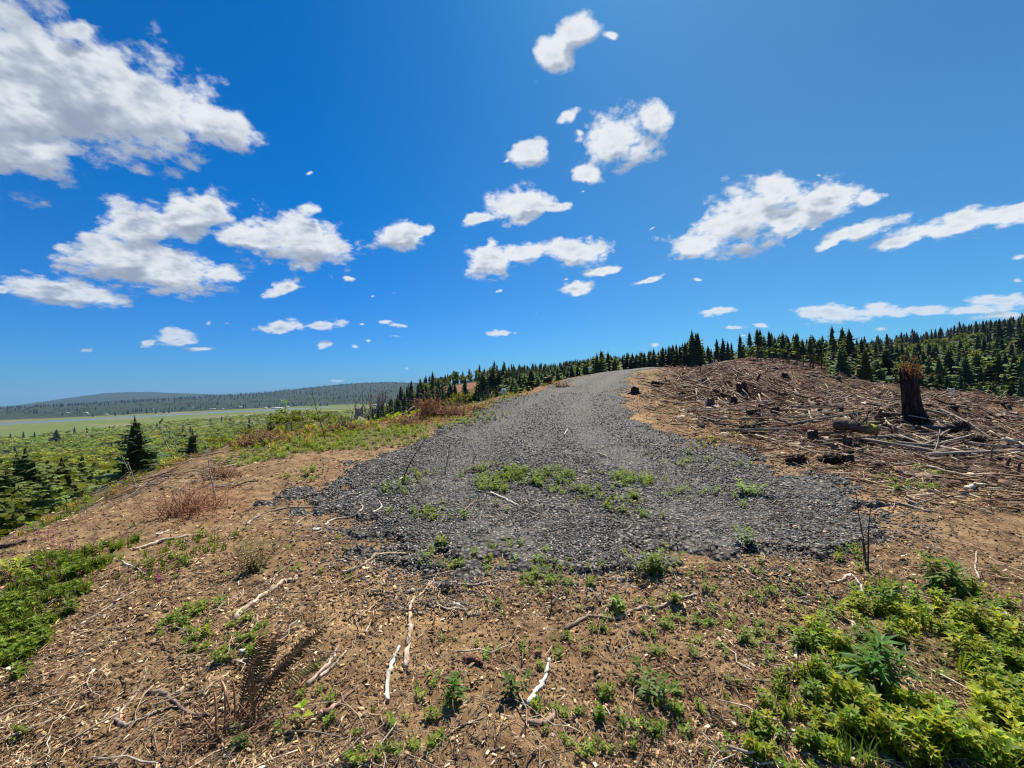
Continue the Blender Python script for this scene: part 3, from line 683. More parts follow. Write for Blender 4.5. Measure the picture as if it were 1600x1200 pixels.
def vh(u): return 606 - 0.031 * (u - 800)

# --- where forest grows: candidate trunks by azimuth and distance
def band(a0, a1, r0__, r1__, n, seed):
    g = np.random.default_rng(seed); a = np.radians(g.uniform(a0, a1, n)); r = np.sqrt(g.uniform(r0__ ** 2, r1__ ** 2, n))
    return np.stack([r * np.sin(a), r * np.cos(a)], 1)
def thin(p, dmin):
    """keep points at least dmin apart (grid based)"""
    if np.isscalar(dmin): dmin = np.full(len(p), float(dmin))
    keep = []; grid = {}
    for i_, (x, y) in enumerate(p):
        d = dmin[i_]; key = (int(x // d), int(y // d), round(math.log(d), 1)); ok = True
        if key in grid: continue
        grid[key] = 1; keep.append(i_)
    return p[keep]
def seen(x, y, top, margin=60):
    """is the upper part of something with this top height in view and above the land in front of it"""
    p = np.stack([x, y, top], 1); u, v, z = project(p); ok = (z > 1) & (u > -margin) & (u < 1600 + margin)
    dz = np.maximum.reduce([ (H(x * t, y * t, False) - CAM_Z) / t for t in np.linspace(0.04, 0.97, 34) ])
    return ok & ((top - CAM_Z) > dz - 0.0 * top), (top - CAM_Z) - dz

def photo_depth(u, v, y):
    return u, v
# forest masks: azimuth in degrees, distance
pts = np.concatenate([band(-22, 64, 88, 260, 12000, 1), band(-22, 64, 260, 620, 20000, 2), band(-18, 64, 620, 1500, 9000, 3)])
r = np.hypot(pts[:, 0], pts[:, 1]); a = np.degrees(np.arctan2(pts[:, 0], pts[:, 1]))
pts = thin(pts, np.clip(r * 0.0125, 3.2, 12.0))
r = np.hypot(pts[:, 0], pts[:, 1]); a = np.degrees(np.arctan2(pts[:, 0], pts[:, 1])); n_ = fbm(pts[:, 0] / 60, pts[:, 1] / 60, 3, 40)
keep = np.ones(len(pts), bool)
red_cut = (a > 25.5) & (a < 38.5) & (r < 325) ; keep &= ~red_cut                       # red clearcut beyond the crest
keep &= ~((a > 19) & (a <= 25.5) & (r < 150))
keep &= ~((a > 37.0) & (r < 96 + 0 * r)); keep &= ~((a > -1) & (a < 22) & (r < 105))
slope_cut = (a > -9.5) & (a < -1.5) & (r > 240) & (r < 400); keep &= ~slope_cut          # cut slope on the far left ridge
keep &= ~((a < -9) & (r < 200))
keep &= ~((a < -1) & (r < 150) & (n_ < 0.12))
keep &= ~((a > 15) & (a < 39) & (r < 225))
pts, r, a, n_ = pts[keep], r[keep], a[keep], n_[keep]
broad = (fbm(pts[:, 0] / 38, pts[:, 1] / 38, 3, 50) > 0.30) | ((a > 44) & (a < 50) & (r > 430) & (r < 640)) | ((a > -13) & (a < -6) & (r > 330) & (r < 460) & (n_ > -.05)) | ((a < -5) & (r < 230) & (n_ > 0))
g = np.random.default_rng(77)
h = np.where(broad, g.uniform(8, 14, len(pts)), g.uniform(10, 21, len(pts))) * np.clip(0.66 + r / 500, 0.75, 1.10)
h = np.where(~broad & (a > -1) & (a < 38), g.uniform(12.5, 17.5, len(pts)) * np.where(a > 24, 1.25, 1.0), h)
h = np.where((a > 37) & (r < 190), h * 0.62, h)
h = np.where((a < -1) & (r < 220), h * 0.7, h)
gz = H(pts[:, 0], pts[:, 1], False)
ok, clear = seen(pts[:, 0], pts[:, 1], gz + h); 
ok &= clear * 1.0 > 0
pts, r, a, h, gz, broad = pts[ok], r[ok], a[ok], h[ok], gz[ok], broad[ok]
order = np.argsort(r / h)
nc = 0; rest = []; nb_ = 0
for i_ in order:
    x, y = pts[i_]; aa = a[i_]
    inview = abs(project(np.array([x, y, gz[i_]]))[0][0] - 800) < 815
    if not inview or (not broad[i_] and nc >= 262) or (broad[i_] and nb_ >= 120): rest.append(i_); continue
    if broad[i_]:
        nb_ += 1
        if aa < 0: lab, gr = 'pale green alder on the valley slope left of the gravel road crest', 'alders below the left ridge'
        elif aa < 25: lab, gr = 'light green alder among the dark conifers behind the road crest', 'alders behind the road crest'
        else: lab, gr = 'yellow green alder among conifers on the right hillside forest', 'alders on the right hillside'
        place_tree('alder%d' % random.randrange(3), x, y, h[i_], lab, gr, 'alder')
    else:
        nc += 1
        if aa < -1.5: lab, gr, cat = 'dark conifer on the ridge left of the road, above the cut slope', 'conifers on the left ridge', 'conifer'
        elif aa < 8: lab, gr, cat = 'dark conifer in the dense stand left of the gravel road, below its shoulder', 'conifers left of the road', 'conifer'
        elif aa < 18: lab, gr, cat = 'dark conifer in the dense stand right behind the gravel road crest', 'conifers behind the road crest', 'conifer'
        elif aa < 25.5: lab, gr, cat = 'dark conifer between the road crest and the reddish clearcut', 'conifers between the crest and the red clearcut', 'conifer'
        elif aa < 37.5: lab, gr, cat = 'tall bare-stemmed conifer standing behind the reddish clearcut', 'conifers behind the red clearcut', 'conifer'
        elif aa < 44: lab, gr, cat = 'dark conifer at the clearcut edge, left of the tall charred stump', 'conifers left of the charred stump', 'conifer'
        else: lab, gr, cat = 'dark conifer on the forested hillside right of the tall charred stump', 'conifers right of the charred stump', 'conifer'
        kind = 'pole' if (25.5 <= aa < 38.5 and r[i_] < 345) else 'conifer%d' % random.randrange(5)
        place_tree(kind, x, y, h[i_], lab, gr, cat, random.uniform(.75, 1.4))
g = np.random.default_rng(123)
for k in range(24):
    aa = 31.2 + 7.6 * (k / 24) ** .8 + g.normal(0, .12); rr3 = g.uniform(212, 240); x, y = rr3 * math.sin(rad(aa)), rr3 * math.cos(rad(aa))
    place_tree('pole', x, y, g.uniform(13, 17), 'bare-stemmed conifer in the thin row standing before the reddish clearcut', 'thin conifers before the red clearcut', 'conifer', 1.1)
# slash on the reddish clearcut beyond the brow
g = np.random.default_rng(131); n = 5200; aa = np.radians(g.uniform(22, 39, n)); rr4 = g.uniform(90, 330, n); x4, y4 = rr4 * np.sin(aa), rr4 * np.cos(aa); L4 = np.exp(g.uniform(-.3, 1.3, n)); VS_, FS_ = tube([(-.5, 0, 0), (0, .02, .01), (.5, 0, 0)], [.022, .03, .015], 4, 1)
A = Acc(); A.inst(VS_, FS_, np.stack([x4, y4, H(x4, y4, False) + .15], 1), np.einsum('nij,njk->nik', rotz(g.uniform(0, 3.14, n)), rotx(g.normal(0, .2, n))) * L4[:, None, None] * np.array([1, 2.2, 3.0])[None, :, None], np.array([(.38, .28, .2), (.2, .12, .09), (.07, .045, .035), (.12, .07, .05)])[g.integers(4, size=n)])
tag(A.build('distant_slash', M_litter), 'wood scraps strewn over the reddish clearcut beyond the brow', kind='stuff')
# the rest of the woods reads as one mass
def mass(name, idx, kinds, mat, label, WIDE=1.0):
    A = Acc(); g = np.random.default_rng(5)
    idx = np.array(idx); which = g.integers(len(kinds), size=len(idx))
    for k, (V, F_, C) in enumerate(kinds):
        s_ = idx[which == k]; n = len(s_)
        if not n: continue
        sc = np.stack([h[s_] * WIDE * g.uniform(1.0, 1.35, n), h[s_] * WIDE * g.uniform(1.0, 1.35, n), h[s_]], 1)
        R = rotz(g.uniform(0, 6.28, n)) * sc[:, None, :]
        val = g.uniform(.65, 1.35, n)[:, None, None] * np.stack([g.uniform(.85, 1.2, n), np.ones(n), g.uniform(.8, 1.2, n)], 1)[:, None, :]
        A.inst(V, F_, np.stack([pts[s_, 0], pts[s_, 1], gz[s_] - .02 * h[s_]], 1), R, C[None] * val)
    return tag(A.build(name, mat), label, kind='stuff')
lo_con = [conifer_mesh(60 + k, whorls=12, per=6, r0_=.19, sprays=1, bare=.1) for k in range(3)]
lo_brd = [blobby_mesh(70 + k, lobes=7, leaves=110, size=.15, tint=(0.10, 0.125, 0.025)) for k in range(3)]
rest = np.array(rest); print('forest individuals', nc, nb_, 'rest', len(rest))
mass('far_conifer_forest', rest[~broad[rest]], lo_con, M_needle, 'far-off mass of dark conifers covering the hills')
mass('far_broadleaf_forest', rest[broad[rest]], lo_brd, M_broad, 'far-off patches of pale broadleaf trees in the forest')

# --- the green valley forest to the left, a canopy seen from above
p2 = np.concatenate([band(-60, -17, 40, 300, 9000, 8), band(-60, -17, 300, 1000, 16000, 9), band(-60, -17, 1000, 2700, 16000, 10)])
r2 = np.hypot(p2[:, 0], p2[:, 1]); p2 = thin(p2, np.clip(r2 * 0.0145, 4.5, 30)); r2 = np.hypot(p2[:, 0], p2[:, 1]); a2 = np.degrees(np.arctan2(p2[:, 0], p2[:, 1]))
z2 = H(p2[:, 0], p2[:, 1], False); n2_ = fbm(p2[:, 0] / 90, p2[:, 1] / 90, 3, 60)
k_ = (z2 < -1) & ~((a2 > -28) & (r2 < 300)) & (z2 > -99.3) & (r2 < np.interp(a2, [-52, -45, -33, -25], [1750, 1900, 2250, 2200])) & ~((a2 < -50.5) & (a2 > -55) & (r2 > 170) & (r2 < 260)) & ~((r2 < 75) & (n2_ < .1)) & ~((a2 > -24) & (r2 > 1000) & (n2_ < 0.0))
p2, r2, a2, z2, n2_ = p2[k_], r2[k_], a2[k_], z2[k_], n2_[k_]
con2 = (n2_ > 0.42) | ((r2 < 170) & (n2_ > -.05)); g = np.random.default_rng(78)
h2 = np.where(con2, g.uniform(13, 20, len(p2)), g.uniform(9, 14, len(p2))) * np.clip(r2 / 500, .8, 1.2)
ok, clear = seen(p2[:, 0], p2[:, 1], z2 + h2); ok &= clear > 0
pts, r, a, h, gz, broad = p2[ok], r2[ok], a2[ok], h2[ok], z2[ok], ~con2[ok]
order = np.argsort(r); rest = []; m1 = m2 = 0
for i_ in order:
    x, y = pts[i_]; inview = abs(project(np.array([x, y, gz[i_]]))[0][0] - 800) < 815
    if inview and broad[i_] and m1 < 110:
        m1 += 1; place_tree('alder%d' % random.randrange(3), x, y, h[i_], 'pale green alder in the valley woods below the left bank', 'alders in the left valley', 'alder', random.uniform(1, 1.3))
    elif inview and not broad[i_] and m2 < 14:
        m2 += 1; place_tree('conifer%d' % random.randrange(5), x, y, h[i_], 'dark conifer scattered among pale alders in the left valley', 'conifers in the left valley', 'conifer')
    else: rest.append(i_)
rest = np.array(rest); print('valley', m1, m2, 'rest', len(rest))
lo_can = [blobby_mesh(90 + k, lobes=9, leaves=150, size=.16, tint=(0.19, 0.215, 0.028), spread=.48) for k in range(3)]
mass('valley_canopy', rest[broad[rest]], lo_can, M_broad, 'green canopy of the valley woods down to the marsh', 1.9)
if (~broad[rest]).any(): mass('valley_conifers', rest[~broad[rest]], lo_con, M_needle, 'dark conifers dotted through the valley woods')

# --- far shore: woods, houses, sheds
p3 = np.concatenate([band(-57, -17, 3300, 4400, 16000, 18), band(-57, -12, 4400, 6800, 9000, 19)])
r3 = np.hypot(p3[:, 0], p3[:, 1]); p3 = thin(p3, np.clip(r3 * .006, 20, 40)); r3 = np.hypot(p3[:, 0], p3[:, 1]); a3 = np.degrees(np.arctan2(p3[:, 0], p3[:, 1]))
z3 = H(p3[:, 0], p3[:, 1], False); n3_ = fbm(p3[:, 0] / 260, p3[:, 1] / 260, 4, 61)
k_ = (z3 > -97) & ((n3_ > -0.12) | (r3 > 4700)); pts, r, a, gz = p3[k_], r3[k_], a3[k_], z3[k_]; n3_ = n3_[k_]
broad = (n3_ < 0.12) & (r < 4800); g = np.random.default_rng(79); h = np.where(broad, g.uniform(16, 28, len(pts)), g.uniform(20, 34, len(pts)))
ok, clear = seen(pts[:, 0], pts[:, 1], gz + h); ok &= clear > 0; pts, r, a, h, gz, broad = pts[ok], r[ok], a[ok], h[ok], gz[ok], broad[ok]
idx = np.arange(len(pts)); print('far shore', len(idx))
tiny_con = [conifer_mesh(160 + k, whorls=6, per=5, r0_=.28, sprays=1, bare=.0) for k in range(2)]; tiny_brd = [blobby_mesh(170 + k, lobes=5, leaves=40, size=.26, tint=(0.09, 0.105, 0.035), spread=.5) for k in range(2)]
mass('far_shore_conifers', idx[~broad], tiny_con, M_needle, 'far-off dark woods along the ridge across the bay')
mass('far_shore_broadleaf', idx[broad], tiny_brd, M_broad, 'far-off pale woods along the shore across the bay')
def house(u, y, w, d, hh, wall, roof, label, group=None, rot=0.0, flat=False):
    x = (u - 800) / F * y; z = float(H(x, y, False)); root = empty('house' if not flat else 'shed', (x, y, z), rot)
    V = [(-w/2,-d/2,-2),(w/2,-d/2,-2),(w/2,d/2,-2),(-w/2,d/2,-2),(-w/2,-d/2,hh),(w/2,-d/2,hh),(w/2,d/2,hh),(-w/2,d/2,hh),(-w/2,0,hh+(d*.28 if not flat else d*.1)),(w/2,0,hh+(d*.28 if not flat else d*.1))]
    Fq_ = np.array([[0,1,5,4],[1,2,6,5],[2,3,7,6],[3,0,4,7]]); Ft_ = np.array([[4,7,8],[5,9,6]])
    link_mesh('wall', V, [Fq_, Ft_], M_paint, root, np.array(wall) * np.ones((10, 3)))
    o_ = 0.4; zt = hh + (d * .28 if not flat else d * .1) + .15; s_ = (zt - .15 - hh) / (d / 2)
    V = [(-w/2-o_,-d/2-o_,hh-o_*s_+.1),(w/2+o_,-d/2-o_,hh-o_*s_+.1),(w/2+o_,0,zt),(-w/2-o_,0,zt),(w/2+o_,d/2+o_,hh-o_*s_+.1),(-w/2-o_,d/2+o_,hh-o_*s_+.1)]
    V += [(a_, b_, c_ - .25) for a_, b_, c_ in V]
    Fq_ = np.array([[0,1,2,3],[3,2,4,5],[7,6,9,8],[8,9,11,10],[0,6,7,1],[5,4,10,11],[0,3,9,6],[3,5,11,9],[1,7,8,2],[2,8,10,4]])
    link_mesh('roof', V, Fq_, M_paint, root, np.array(roof) * np.ones((12, 3)))
    for k in range(3):
        xx_ = -w * .3 + k * w * .3; yy_ = -d / 2 - .05; V = [(xx_ - .8, yy_, 1), (xx_ + .8, yy_, 1), (xx_ + .8, yy_, 2.3), (xx_ - .8, yy_, 2.3), (xx_ - .8, yy_ + .04, 1), (xx_ + .8, yy_ + .04, 1), (xx_ + .8, yy_ + .04, 2.3), (xx_ - .8, yy_ + .04, 2.3)]
        link_mesh('window', V, np.array([[0,1,2,3],[1,5,6,2],[4,0,3,7],[3,2,6,7],[0,4,5,1]]), M_paint, root, np.array((.04,.05,.07)) * np.ones((8, 3)))
    tag(root, label, 'house' if not flat else 'shed', group)
WH, GRY, TAN = (.8, .8, .78), (.35, .35, .36), (.5, .42, .32)
for (u, y, w, d, hh, wall, roof, lab, fl) in [
    (432, 2960, 70, 26, 7, WH, WH, 'long white shed on the far shore, widest of the pale buildings across the bay', True),
    (414, 3010, 22, 18, 6, WH, GRY, 'small white house left of the long white shed across the bay', False),
    (448, 3120, 26, 16, 6, WH, (.5,.5,.5), 'white house right of the long white shed across the bay', False),
    (330, 2960, 44, 16, 6, TAN, WH, 'tan building with pale roof at the waterline across the marsh', True),
    (347, 3000, 18, 12, 6, WH, GRY, 'small white house just right of the tan waterline building', False),
    (133, 2700, 22, 14, 8, WH, GRY, 'white gabled house in the trees on the far left shore', False),
    (105, 2800, 16, 12, 6, TAN, (.45,.42,.4), 'tan house left of the white gabled house on the far shore', False),
    (236, 3000, 18, 12, 7, WH, (.4,.3,.25), 'white house with brownish roof high on the far wooded shore', False),
    (165, 2560, 26, 14, 5, GRY, (.3,.3,.32), 'grey house near the water on the far left shore', False),
    (300, 3150, 18, 12, 6, TAN, GRY, 'tan house above the waterline building across the bay', False),
    (586, 2900, 40, 20, 7, WH, WH, 'white shed seen beyond the stump, at the foot of the blue hill', True),
    (375, 3150, 20, 12, 6, WH, (.35,.35,.4), 'pale house between the two waterline clusters across the bay', False)]:
    house(u, y, w, d, hh, wall, roof, lab, None, random.uniform(-.2, .2) + math.atan2(-(u - 800) / F, 1) * .6, fl)
# lone dark tree on the marsh edge
x, y = (87 - 800) / F * 900, 900.; place_tree('conifer2', x, y, 34, 'lone dark bushy tree standing above the green canopy at far left', None, 'tree', 1.6)
# ---------------------------------------------------------------- litter, gravel, growth on the near ground
def scatter(n, dv0, dv1, seed, u0=-80, u1=1680):
    """points spread evenly over the ground as it recedes, none nearer than the feet"""
    if dv1 > 600: n = int(n * 1.1); dv1 *= 1.15          # the ground goes on a step beyond the view
    if u1 > 1650: n = int(n * (u1 + 420 - u0) / (u1 - u0)); u1 += 420
    if u0 < -50: n = int(n * 1.15); u0 -= 380
    g = np.random.default_rng(seed); dv = g.uniform(dv0, dv1, n); y = 961.0 / dv; x = (g.uniform(u0, u1, n) - 800) / F * y
    return x, y
def px_to_ground(u, v):
    d = ray(u, v); n = len(d); hit = np.full(n, np.nan); prev = np.zeros(n)
    for t in np.concatenate([np.linspace(1.4, 14, 110), np.geomspace(14.2, 70, 90)]):
        td = np.isnan(hit)
        if not td.any(): break
        p = d[td] * t; b = p[:, 2] + CAM_Z < H(p[:, 0], p[:, 1], False); ix = np.where(td)[0]
        hit[ix[b]] = (t + prev[ix[b]]) / 2; prev[ix[~b]] = t
    p = d * hit[:, None]; return p[~np.isnan(hit), :2]
def jitterR(n, g, tilt=0.25, ang=None):
    a = g.uniform(0, 2 * math.pi, n) if ang is None else ang
    return np.einsum('nij,njk->nik', rotz(a), rotx(g.normal(0, tilt, n)))
def ico():
    t = (1 + 5 ** .5) / 2; v = np.array([(-1,t,0),(1,t,0),(-1,-t,0),(1,-t,0),(0,-1,t),(0,1,t),(0,-1,-t),(0,1,-t),(t,0,-1),(t,0,1),(-t,0,-1),(-t,0,1)], float); v /= np.linalg.norm(v[0])
    f = np.array([(0,11,5),(0,5,1),(0,1,7),(0,7,10),(0,10,11),(1,5,9),(5,11,4),(11,10,2),(10,7,6),(7,1,8),(3,9,4),(3,4,2),(3,2,6),(3,6,8),(3,8,9),(4,9,5),(2,4,11),(6,2,10),(8,6,7),(9,8,1)])
    return v, f
IV, IF = ico()
def stones(n, x, y, size, seed, cols, flat=(0.5, 0.9), sink=0.25):
    g = np.random.default_rng(seed); A = Acc(); which = g.integers(5, size=n); z = RH(x, y)
    for k in range(5):
        V = IV * (1 + g.uniform(-.5, .35, (12, 1))) + g.normal(0, .12, (12, 3)); V *= [1, g.uniform(.5, .8), g.uniform(*flat)]
        s_ = np.where(which == k)[0]
        if not len(s_): continue
        R = jitterR(len(s_), g, 0.6) * size[s_][:, None, None]
        A.inst(V, IF, np.stack([x[s_], y[s_], z[s_] + size[s_] * (0.5 - sink)], 1), R, cols[s_])
    return A
g = np.random.default_rng(101)
x, y = scatter(95000, 52, 345, 102, 420, 1460)
ins = road_in(x, y) + 0.95 * fbm(x / 0.7, y / 0.7, 5, 77, 0.62)
thin_ = g.random(len(x)); prob_ = np.where(ins > .45, 1.0, np.where(ins > -.15, .25 + .75 * smooth((ins + .15) / .6), np.where(ins > -.7, .06 + .20 * smooth((ins + .7) / .55), .05)))
prob_ *= np.where(fbm(x / .55, y / .8, 4, 123) > .27, .25, 1.0)
k = thin_ < prob_
k &= road_in(x, y) > -1.2
x, y = x[k], y[k]; n = len(x); size = g.uniform(0.007, 0.020, n) * (y / 4) ** 0.40
ph_ = (x - np.interp(y, RY, RL)) / (np.interp(y, RY, RRt) - np.interp(y, RY, RL)); trk_ = np.exp(-((ph_ - .30) / .09) ** 2) + np.exp(-((ph_ - .68) / .09) ** 2); size = size * (1 - .3 * trk_)
val = (g.lognormal(-2.45, 0.75, n) * (1 + .6 * trk_))[:, None] * np.array([1.03, 1.0, 0.95]); val = np.clip(val, .015, .42)
dusty = g.random(n) < .2; val[dusty] = val[dusty] * np.array([1.9, 1.5, 1.1])
tag(stones(n, x, y, size, 103, val).build('gravel', M_stone), 'loose dark crushed rock lying on the road', kind='stuff')

# splinters, bark chips and dry needles
PAL = np.array([(.52,.37,.20),(.42,.275,.145),(.34,.205,.11),(.40,.31,.20),(.075,.047,.03),(.66,.55,.40),(.24,.15,.09),(.56,.43,.28)])
SL_V = np.array([(-.5,0,0),(-.15,.05,.0),(-.15,-.05,.0),(.2,.045,.01),(.2,-.045,.01),(.5,0,.0),(0,0,.045)]); SL_F = np.array([(0,2,6),(0,6,1),(1,6,3),(2,4,6),(3,6,5),(4,5,6),(0,1,2),(1,3,2),(2,3,4),(3,5,4)])
CH_V = np.array([(-.5,-.2,0),(.45,-.25,.02),(.5,.2,.0),(-.4,.25,.03),(-.3,-.1,.09),(.3,-.12,.12),(.35,.1,.1),(-.3,.12,.1)]); CH_F = np.array([(4,5,6),(4,6,7),(0,1,5),(0,5,4),(1,2,6),(1,6,5),(2,3,7),(2,7,6),(3,0,4),(3,4,7)])
def litter(name, n, V, F_, seed, L0, L1, grow, tilt, wprob, label, pal=PAL, prob=None, dv=(24, 660), u=(-120, 1720), lift=0.007):
    g = np.random.default_rng(seed); x, y = scatter(n, dv[0], dv[1], seed + 1, *u); n = len(x)
    w = np.ones(n); rd = road_in(x, y) + 0.5 * fbm(x / 0.7, y / 0.7, 3, 77, 0.62); w = np.where(rd > 0, wprob, w)
    w *= 0.28 + 1.4 * smooth(0.4 + 2.4 * fbm(x / 0.8, y / 0.8, 4, 91)); 
    ex = np.interp(y, EY, EX); w = np.where(x < ex - 4, 0, w)
    k = g.random(n) < w; x, y = x[k], y[k]; n = len(x)
    L = np.exp(g.uniform(math.log(L0), math.log(L1), n)) * (y / 2.5) ** grow
    R = jitterR(n, g, tilt) * L[:, None, None]; pit = g.normal(0, tilt, n); R[:, 2, 0] += pit * L
    c = pal[g.choice(len(pal), n, p=prob)] * np.clip(g.lognormal(0, .38, n), .35, 1.6)[:, None]
    A = Acc(); A.inst(V, F_, np.stack([x, y, RH(x, y) + lift + 0.02 * L], 1), R, c)
    return tag(A.build(name, M_litter), label, kind='stuff')
litter('wood_splinters', 105000, SL_V * [1, .75, 1.1], SL_F, 200, 0.016, 0.095, 0.55, 0.28, 0.10, 'pale and brown splinters of wood strewn on the soil', prob=[.16,.2,.18,.1,.14,.05,.12,.05])
litter('bark_chips', 26000, CH_V, CH_F, 210, 0.010, 0.038, 0.6, 0.35, 0.05, 'small bark chips strewn over the soil', prob=[.12,.2,.2,.08,.2,.05,.1,.05])
xx_, yy_ = scatter(42000, 40, 660, 220, -120, 1720); g = np.random.default_rng(221); k = (road_in(xx_, yy_) < 0) & (fbm(xx_ / .6, yy_ / .6, 3, 92) > -.12)
xx_, yy_ = xx_[k], yy_[k]; n = len(xx_); sz = g.lognormal(-5.1, .45, n) * (yy_ / 2.5) ** .5
tag(stones(n, xx_, yy_, sz, 222, np.array([.20, .125, .062]) * g.uniform(.5, 1.35, n)[:, None], sink=.15).build('soil_crumbs', M_clod), 'crumbs and clods of brown soil', kind='stuff')
# thin twigs
def twig_set(name, n, seed, L0, L1, grow, wprob, label, mat, pal, dv, u, mask=None, ang=None, tilt=.10, thick=.010, angs=3.1, lift=.006, kindn=7, bend=.08, forks=False):
    g = np.random.default_rng(seed); x, y = scatter(n, dv[0], dv[1], seed + 1, *u); n = len(x)
    w = np.where(road_in(x, y) > 0.1, wprob, 1.0); 
    if mask is not None: w = w * mask(x, y)
    w = np.where(x < np.interp(y, EY, EX) - 3, 0, w); k = g.random(n) < w; x, y = x[k], y[k]; n = len(x)
    A = Acc(); which = g.integers(kindn, size=n)
    L = np.exp(g.uniform(math.log(L0), math.log(L1), n)) * (y / 3) ** grow; z = RH(x, y)
    for q_ in range(kindn):
        s_ = np.where(which == q_)[0]; m = len(s_)
        if not m: continue
        pts_ = np.zeros((6, 3)); pts_[:, 0] = np.linspace(-.5, .5, 6); pts_[:, 1] = np.cumsum(g.normal(0, bend, 6)); pts_[:, 1] -= pts_[:, 1].mean(); pts_[:, 2] = np.abs(np.cumsum(g.normal(0, bend * .4, 6)))
        V, F_ = tube(pts_, thick * np.linspace(1.2, .5, 6) * g.uniform(.7, 1.5), 4, q_)
        if forks:
            V2, F2 = tube([pts_[3], pts_[3] + [.16, .12, .03], pts_[3] + [.30, .16, .05]], [thick * .6, thick * .45, thick * .2], 3, q_); V, F_ = np.concatenate([V, V2]), np.concatenate([F_, F2 + len(V)])
        a = g.uniform(0, 6.28, m) if ang is None else g.normal(ang, angs, m) + np.pi * g.integers(2, size=m)
        # lie along the slope
        dx = np.cos(a) * L[s_] * .5; dy = np.sin(a) * L[s_] * .5
        z1 = RH(x[s_] + dx, y[s_] + dy); z0 = RH(x[s_] - dx, y[s_] - dy); sl = (z1 - z0) / L[s_] + g.normal(0, tilt, m)
        R = rotz(a) * L[s_][:, None, None]; R[:, 2, 0] = sl * L[s_]
        rs = g.uniform(.6, 1.5, m) ; R[:, :, 1] *= 1.0; R[:, 2, 2] *= rs
        A.inst(V, F_, np.stack([x[s_], y[s_], np.maximum(z[s_], (z0 + z1) / 2) + lift * L[s_] ** .5 + np.abs(g.normal(0, tilt * .12, m)) * L[s_]], 1), R, pal[g.integers(len(pal), size=m)] * g.uniform(.7, 1.25, m)[:, None])
    return tag(A.build(name, mat), label, kind='stuff')
twig_set('fine_roots', 420, 246, .15, .55, .4, .15, 'thin dry roots trailing over the soil', M_wood, np.array([(.5,.38,.26),(.36,.25,.16),(.26,.17,.11)]), (70, 620), (-60, 1660), thick=.0055, bend=.10, forks=True)
PT = np.array([(.42,.32,.22),(.34,.24,.16),(.55,.46,.35),(.22,.15,.10),(.30,.25,.20),(.12,.08,.06)])
twig_set('twigs', 7000, 240, .03, .15, .5, .12, 'thin dry twigs scattered on the ground', M_wood, PT, (45, 660), (-120, 1720))
twig_set('small_branches', 300, 250, .15, .45, .35, .10, 'short dead branches scattered on the ground', M_wood, PT, (50, 600), (-120, 1720), thick=.011, forks=True)
def slash_mask(x, y): return smooth((x - np.interp(y, RY, RRt) - 0.3) / (1.0 + .08 * y)) * smooth((y - 4.9) / 2.2)
PS = np.array([(.40,.31,.22),(.28,.19,.13),(.19,.115,.075),(.54,.44,.32),(.07,.042,.032),(.24,.135,.085),(.11,.07,.05)])
twig_set('slash_sticks', 8500, 260, .12, .52, .3, 0, 'thick litter of sticks and broken branches left on the clearcut', M_wood, PS, (19, 215), (860, 1720), slash_mask, -1.12, .20, .021, .36, .06, bend=.03)
twig_set('slash_fines', 20000, 265, .06, .28, .4, 0, 'small chips and twigs between the slash', M_wood, np.concatenate([PS, PAL * .9]), (19, 215), (820, 1720), lambda x, y: smooth((x - np.interp(y, RY, RRt) + .3) / .8) * smooth((y - 4) / 2), -1.0, .25, .03, .7, .02, bend=.02)
twig_set('slash_brush', 5500, 270, .10, .34, .3, 0, 'fine brushwood standing out of the clearcut slash', M_wood, PS * .8, (19, 190), (860, 1720), slash_mask, None, .45, .008, 3.1, .05, bend=.06, forks=True)
twig_set('bank_sticks', 900, 280, .15, .6, .3, 0, 'dead sticks on the brushy left bank', M_wood, PT * .8, (38, 150), (120, 800), lambda x, y: smooth((np.interp(y, EY, EX) + 2.6 - x) / 1.6), .5, .25, .011, .8, .03, bend=.05, forks=True)
twig_set('upper_slash', 9000, 262, .25, 1.0, .1, 0, 'sticks and broken branches over the brow of the clearcut', M_wood, PS, (17, 62), (980, 1720), slash_mask, -1.0, .35, .020, .6, .06, bend=.03)
g = np.random.default_rng(295); x, y = scatter(3200, 17, 170, 296, 900, 1720); k = g.random(len(x)) < slash_mask(x, y) * .55; x, y = x[k], y[k]; n = len(x)
sz_ = np.minimum(g.lognormal(-2.7, .45, n), .12); tag(stones(n, x, y, sz_, 297, np.array([.055, .034, .026]) * g.uniform(.4, 1.6, n)[:, None], flat=(.6, 1.1), sink=.35).build('earth_lumps', M_clod), 'dark churned lumps of earth and rotten wood in the clearcut', kind='stuff')
# chunks of broken wood and bark in the slash
g = np.random.default_rng(290); x, y = scatter(5200, 19, 190, 291, 860, 1720); k = g.random(len(x)) < slash_mask(x, y); x, y = x[k], y[k]; n = len(x)
L = np.minimum(g.lognormal(-1.95, .5, n), .30); R = jitterR(n, g, .4) * (L[:, None] * np.array([1.0, 1.0, 1.0]))[:, :, None]
A = Acc(); A.inst(CH_V * [1, .7, 2.2], CH_F, np.stack([x, y, RH(x, y)], 1), R, PS[g.integers(len(PS), size=n)] * g.uniform(.6, 1.2, n)[:, None]); tag(A.build('broken_wood', M_wood), 'chunks of broken wood and bark in the clearcut', kind='stuff')

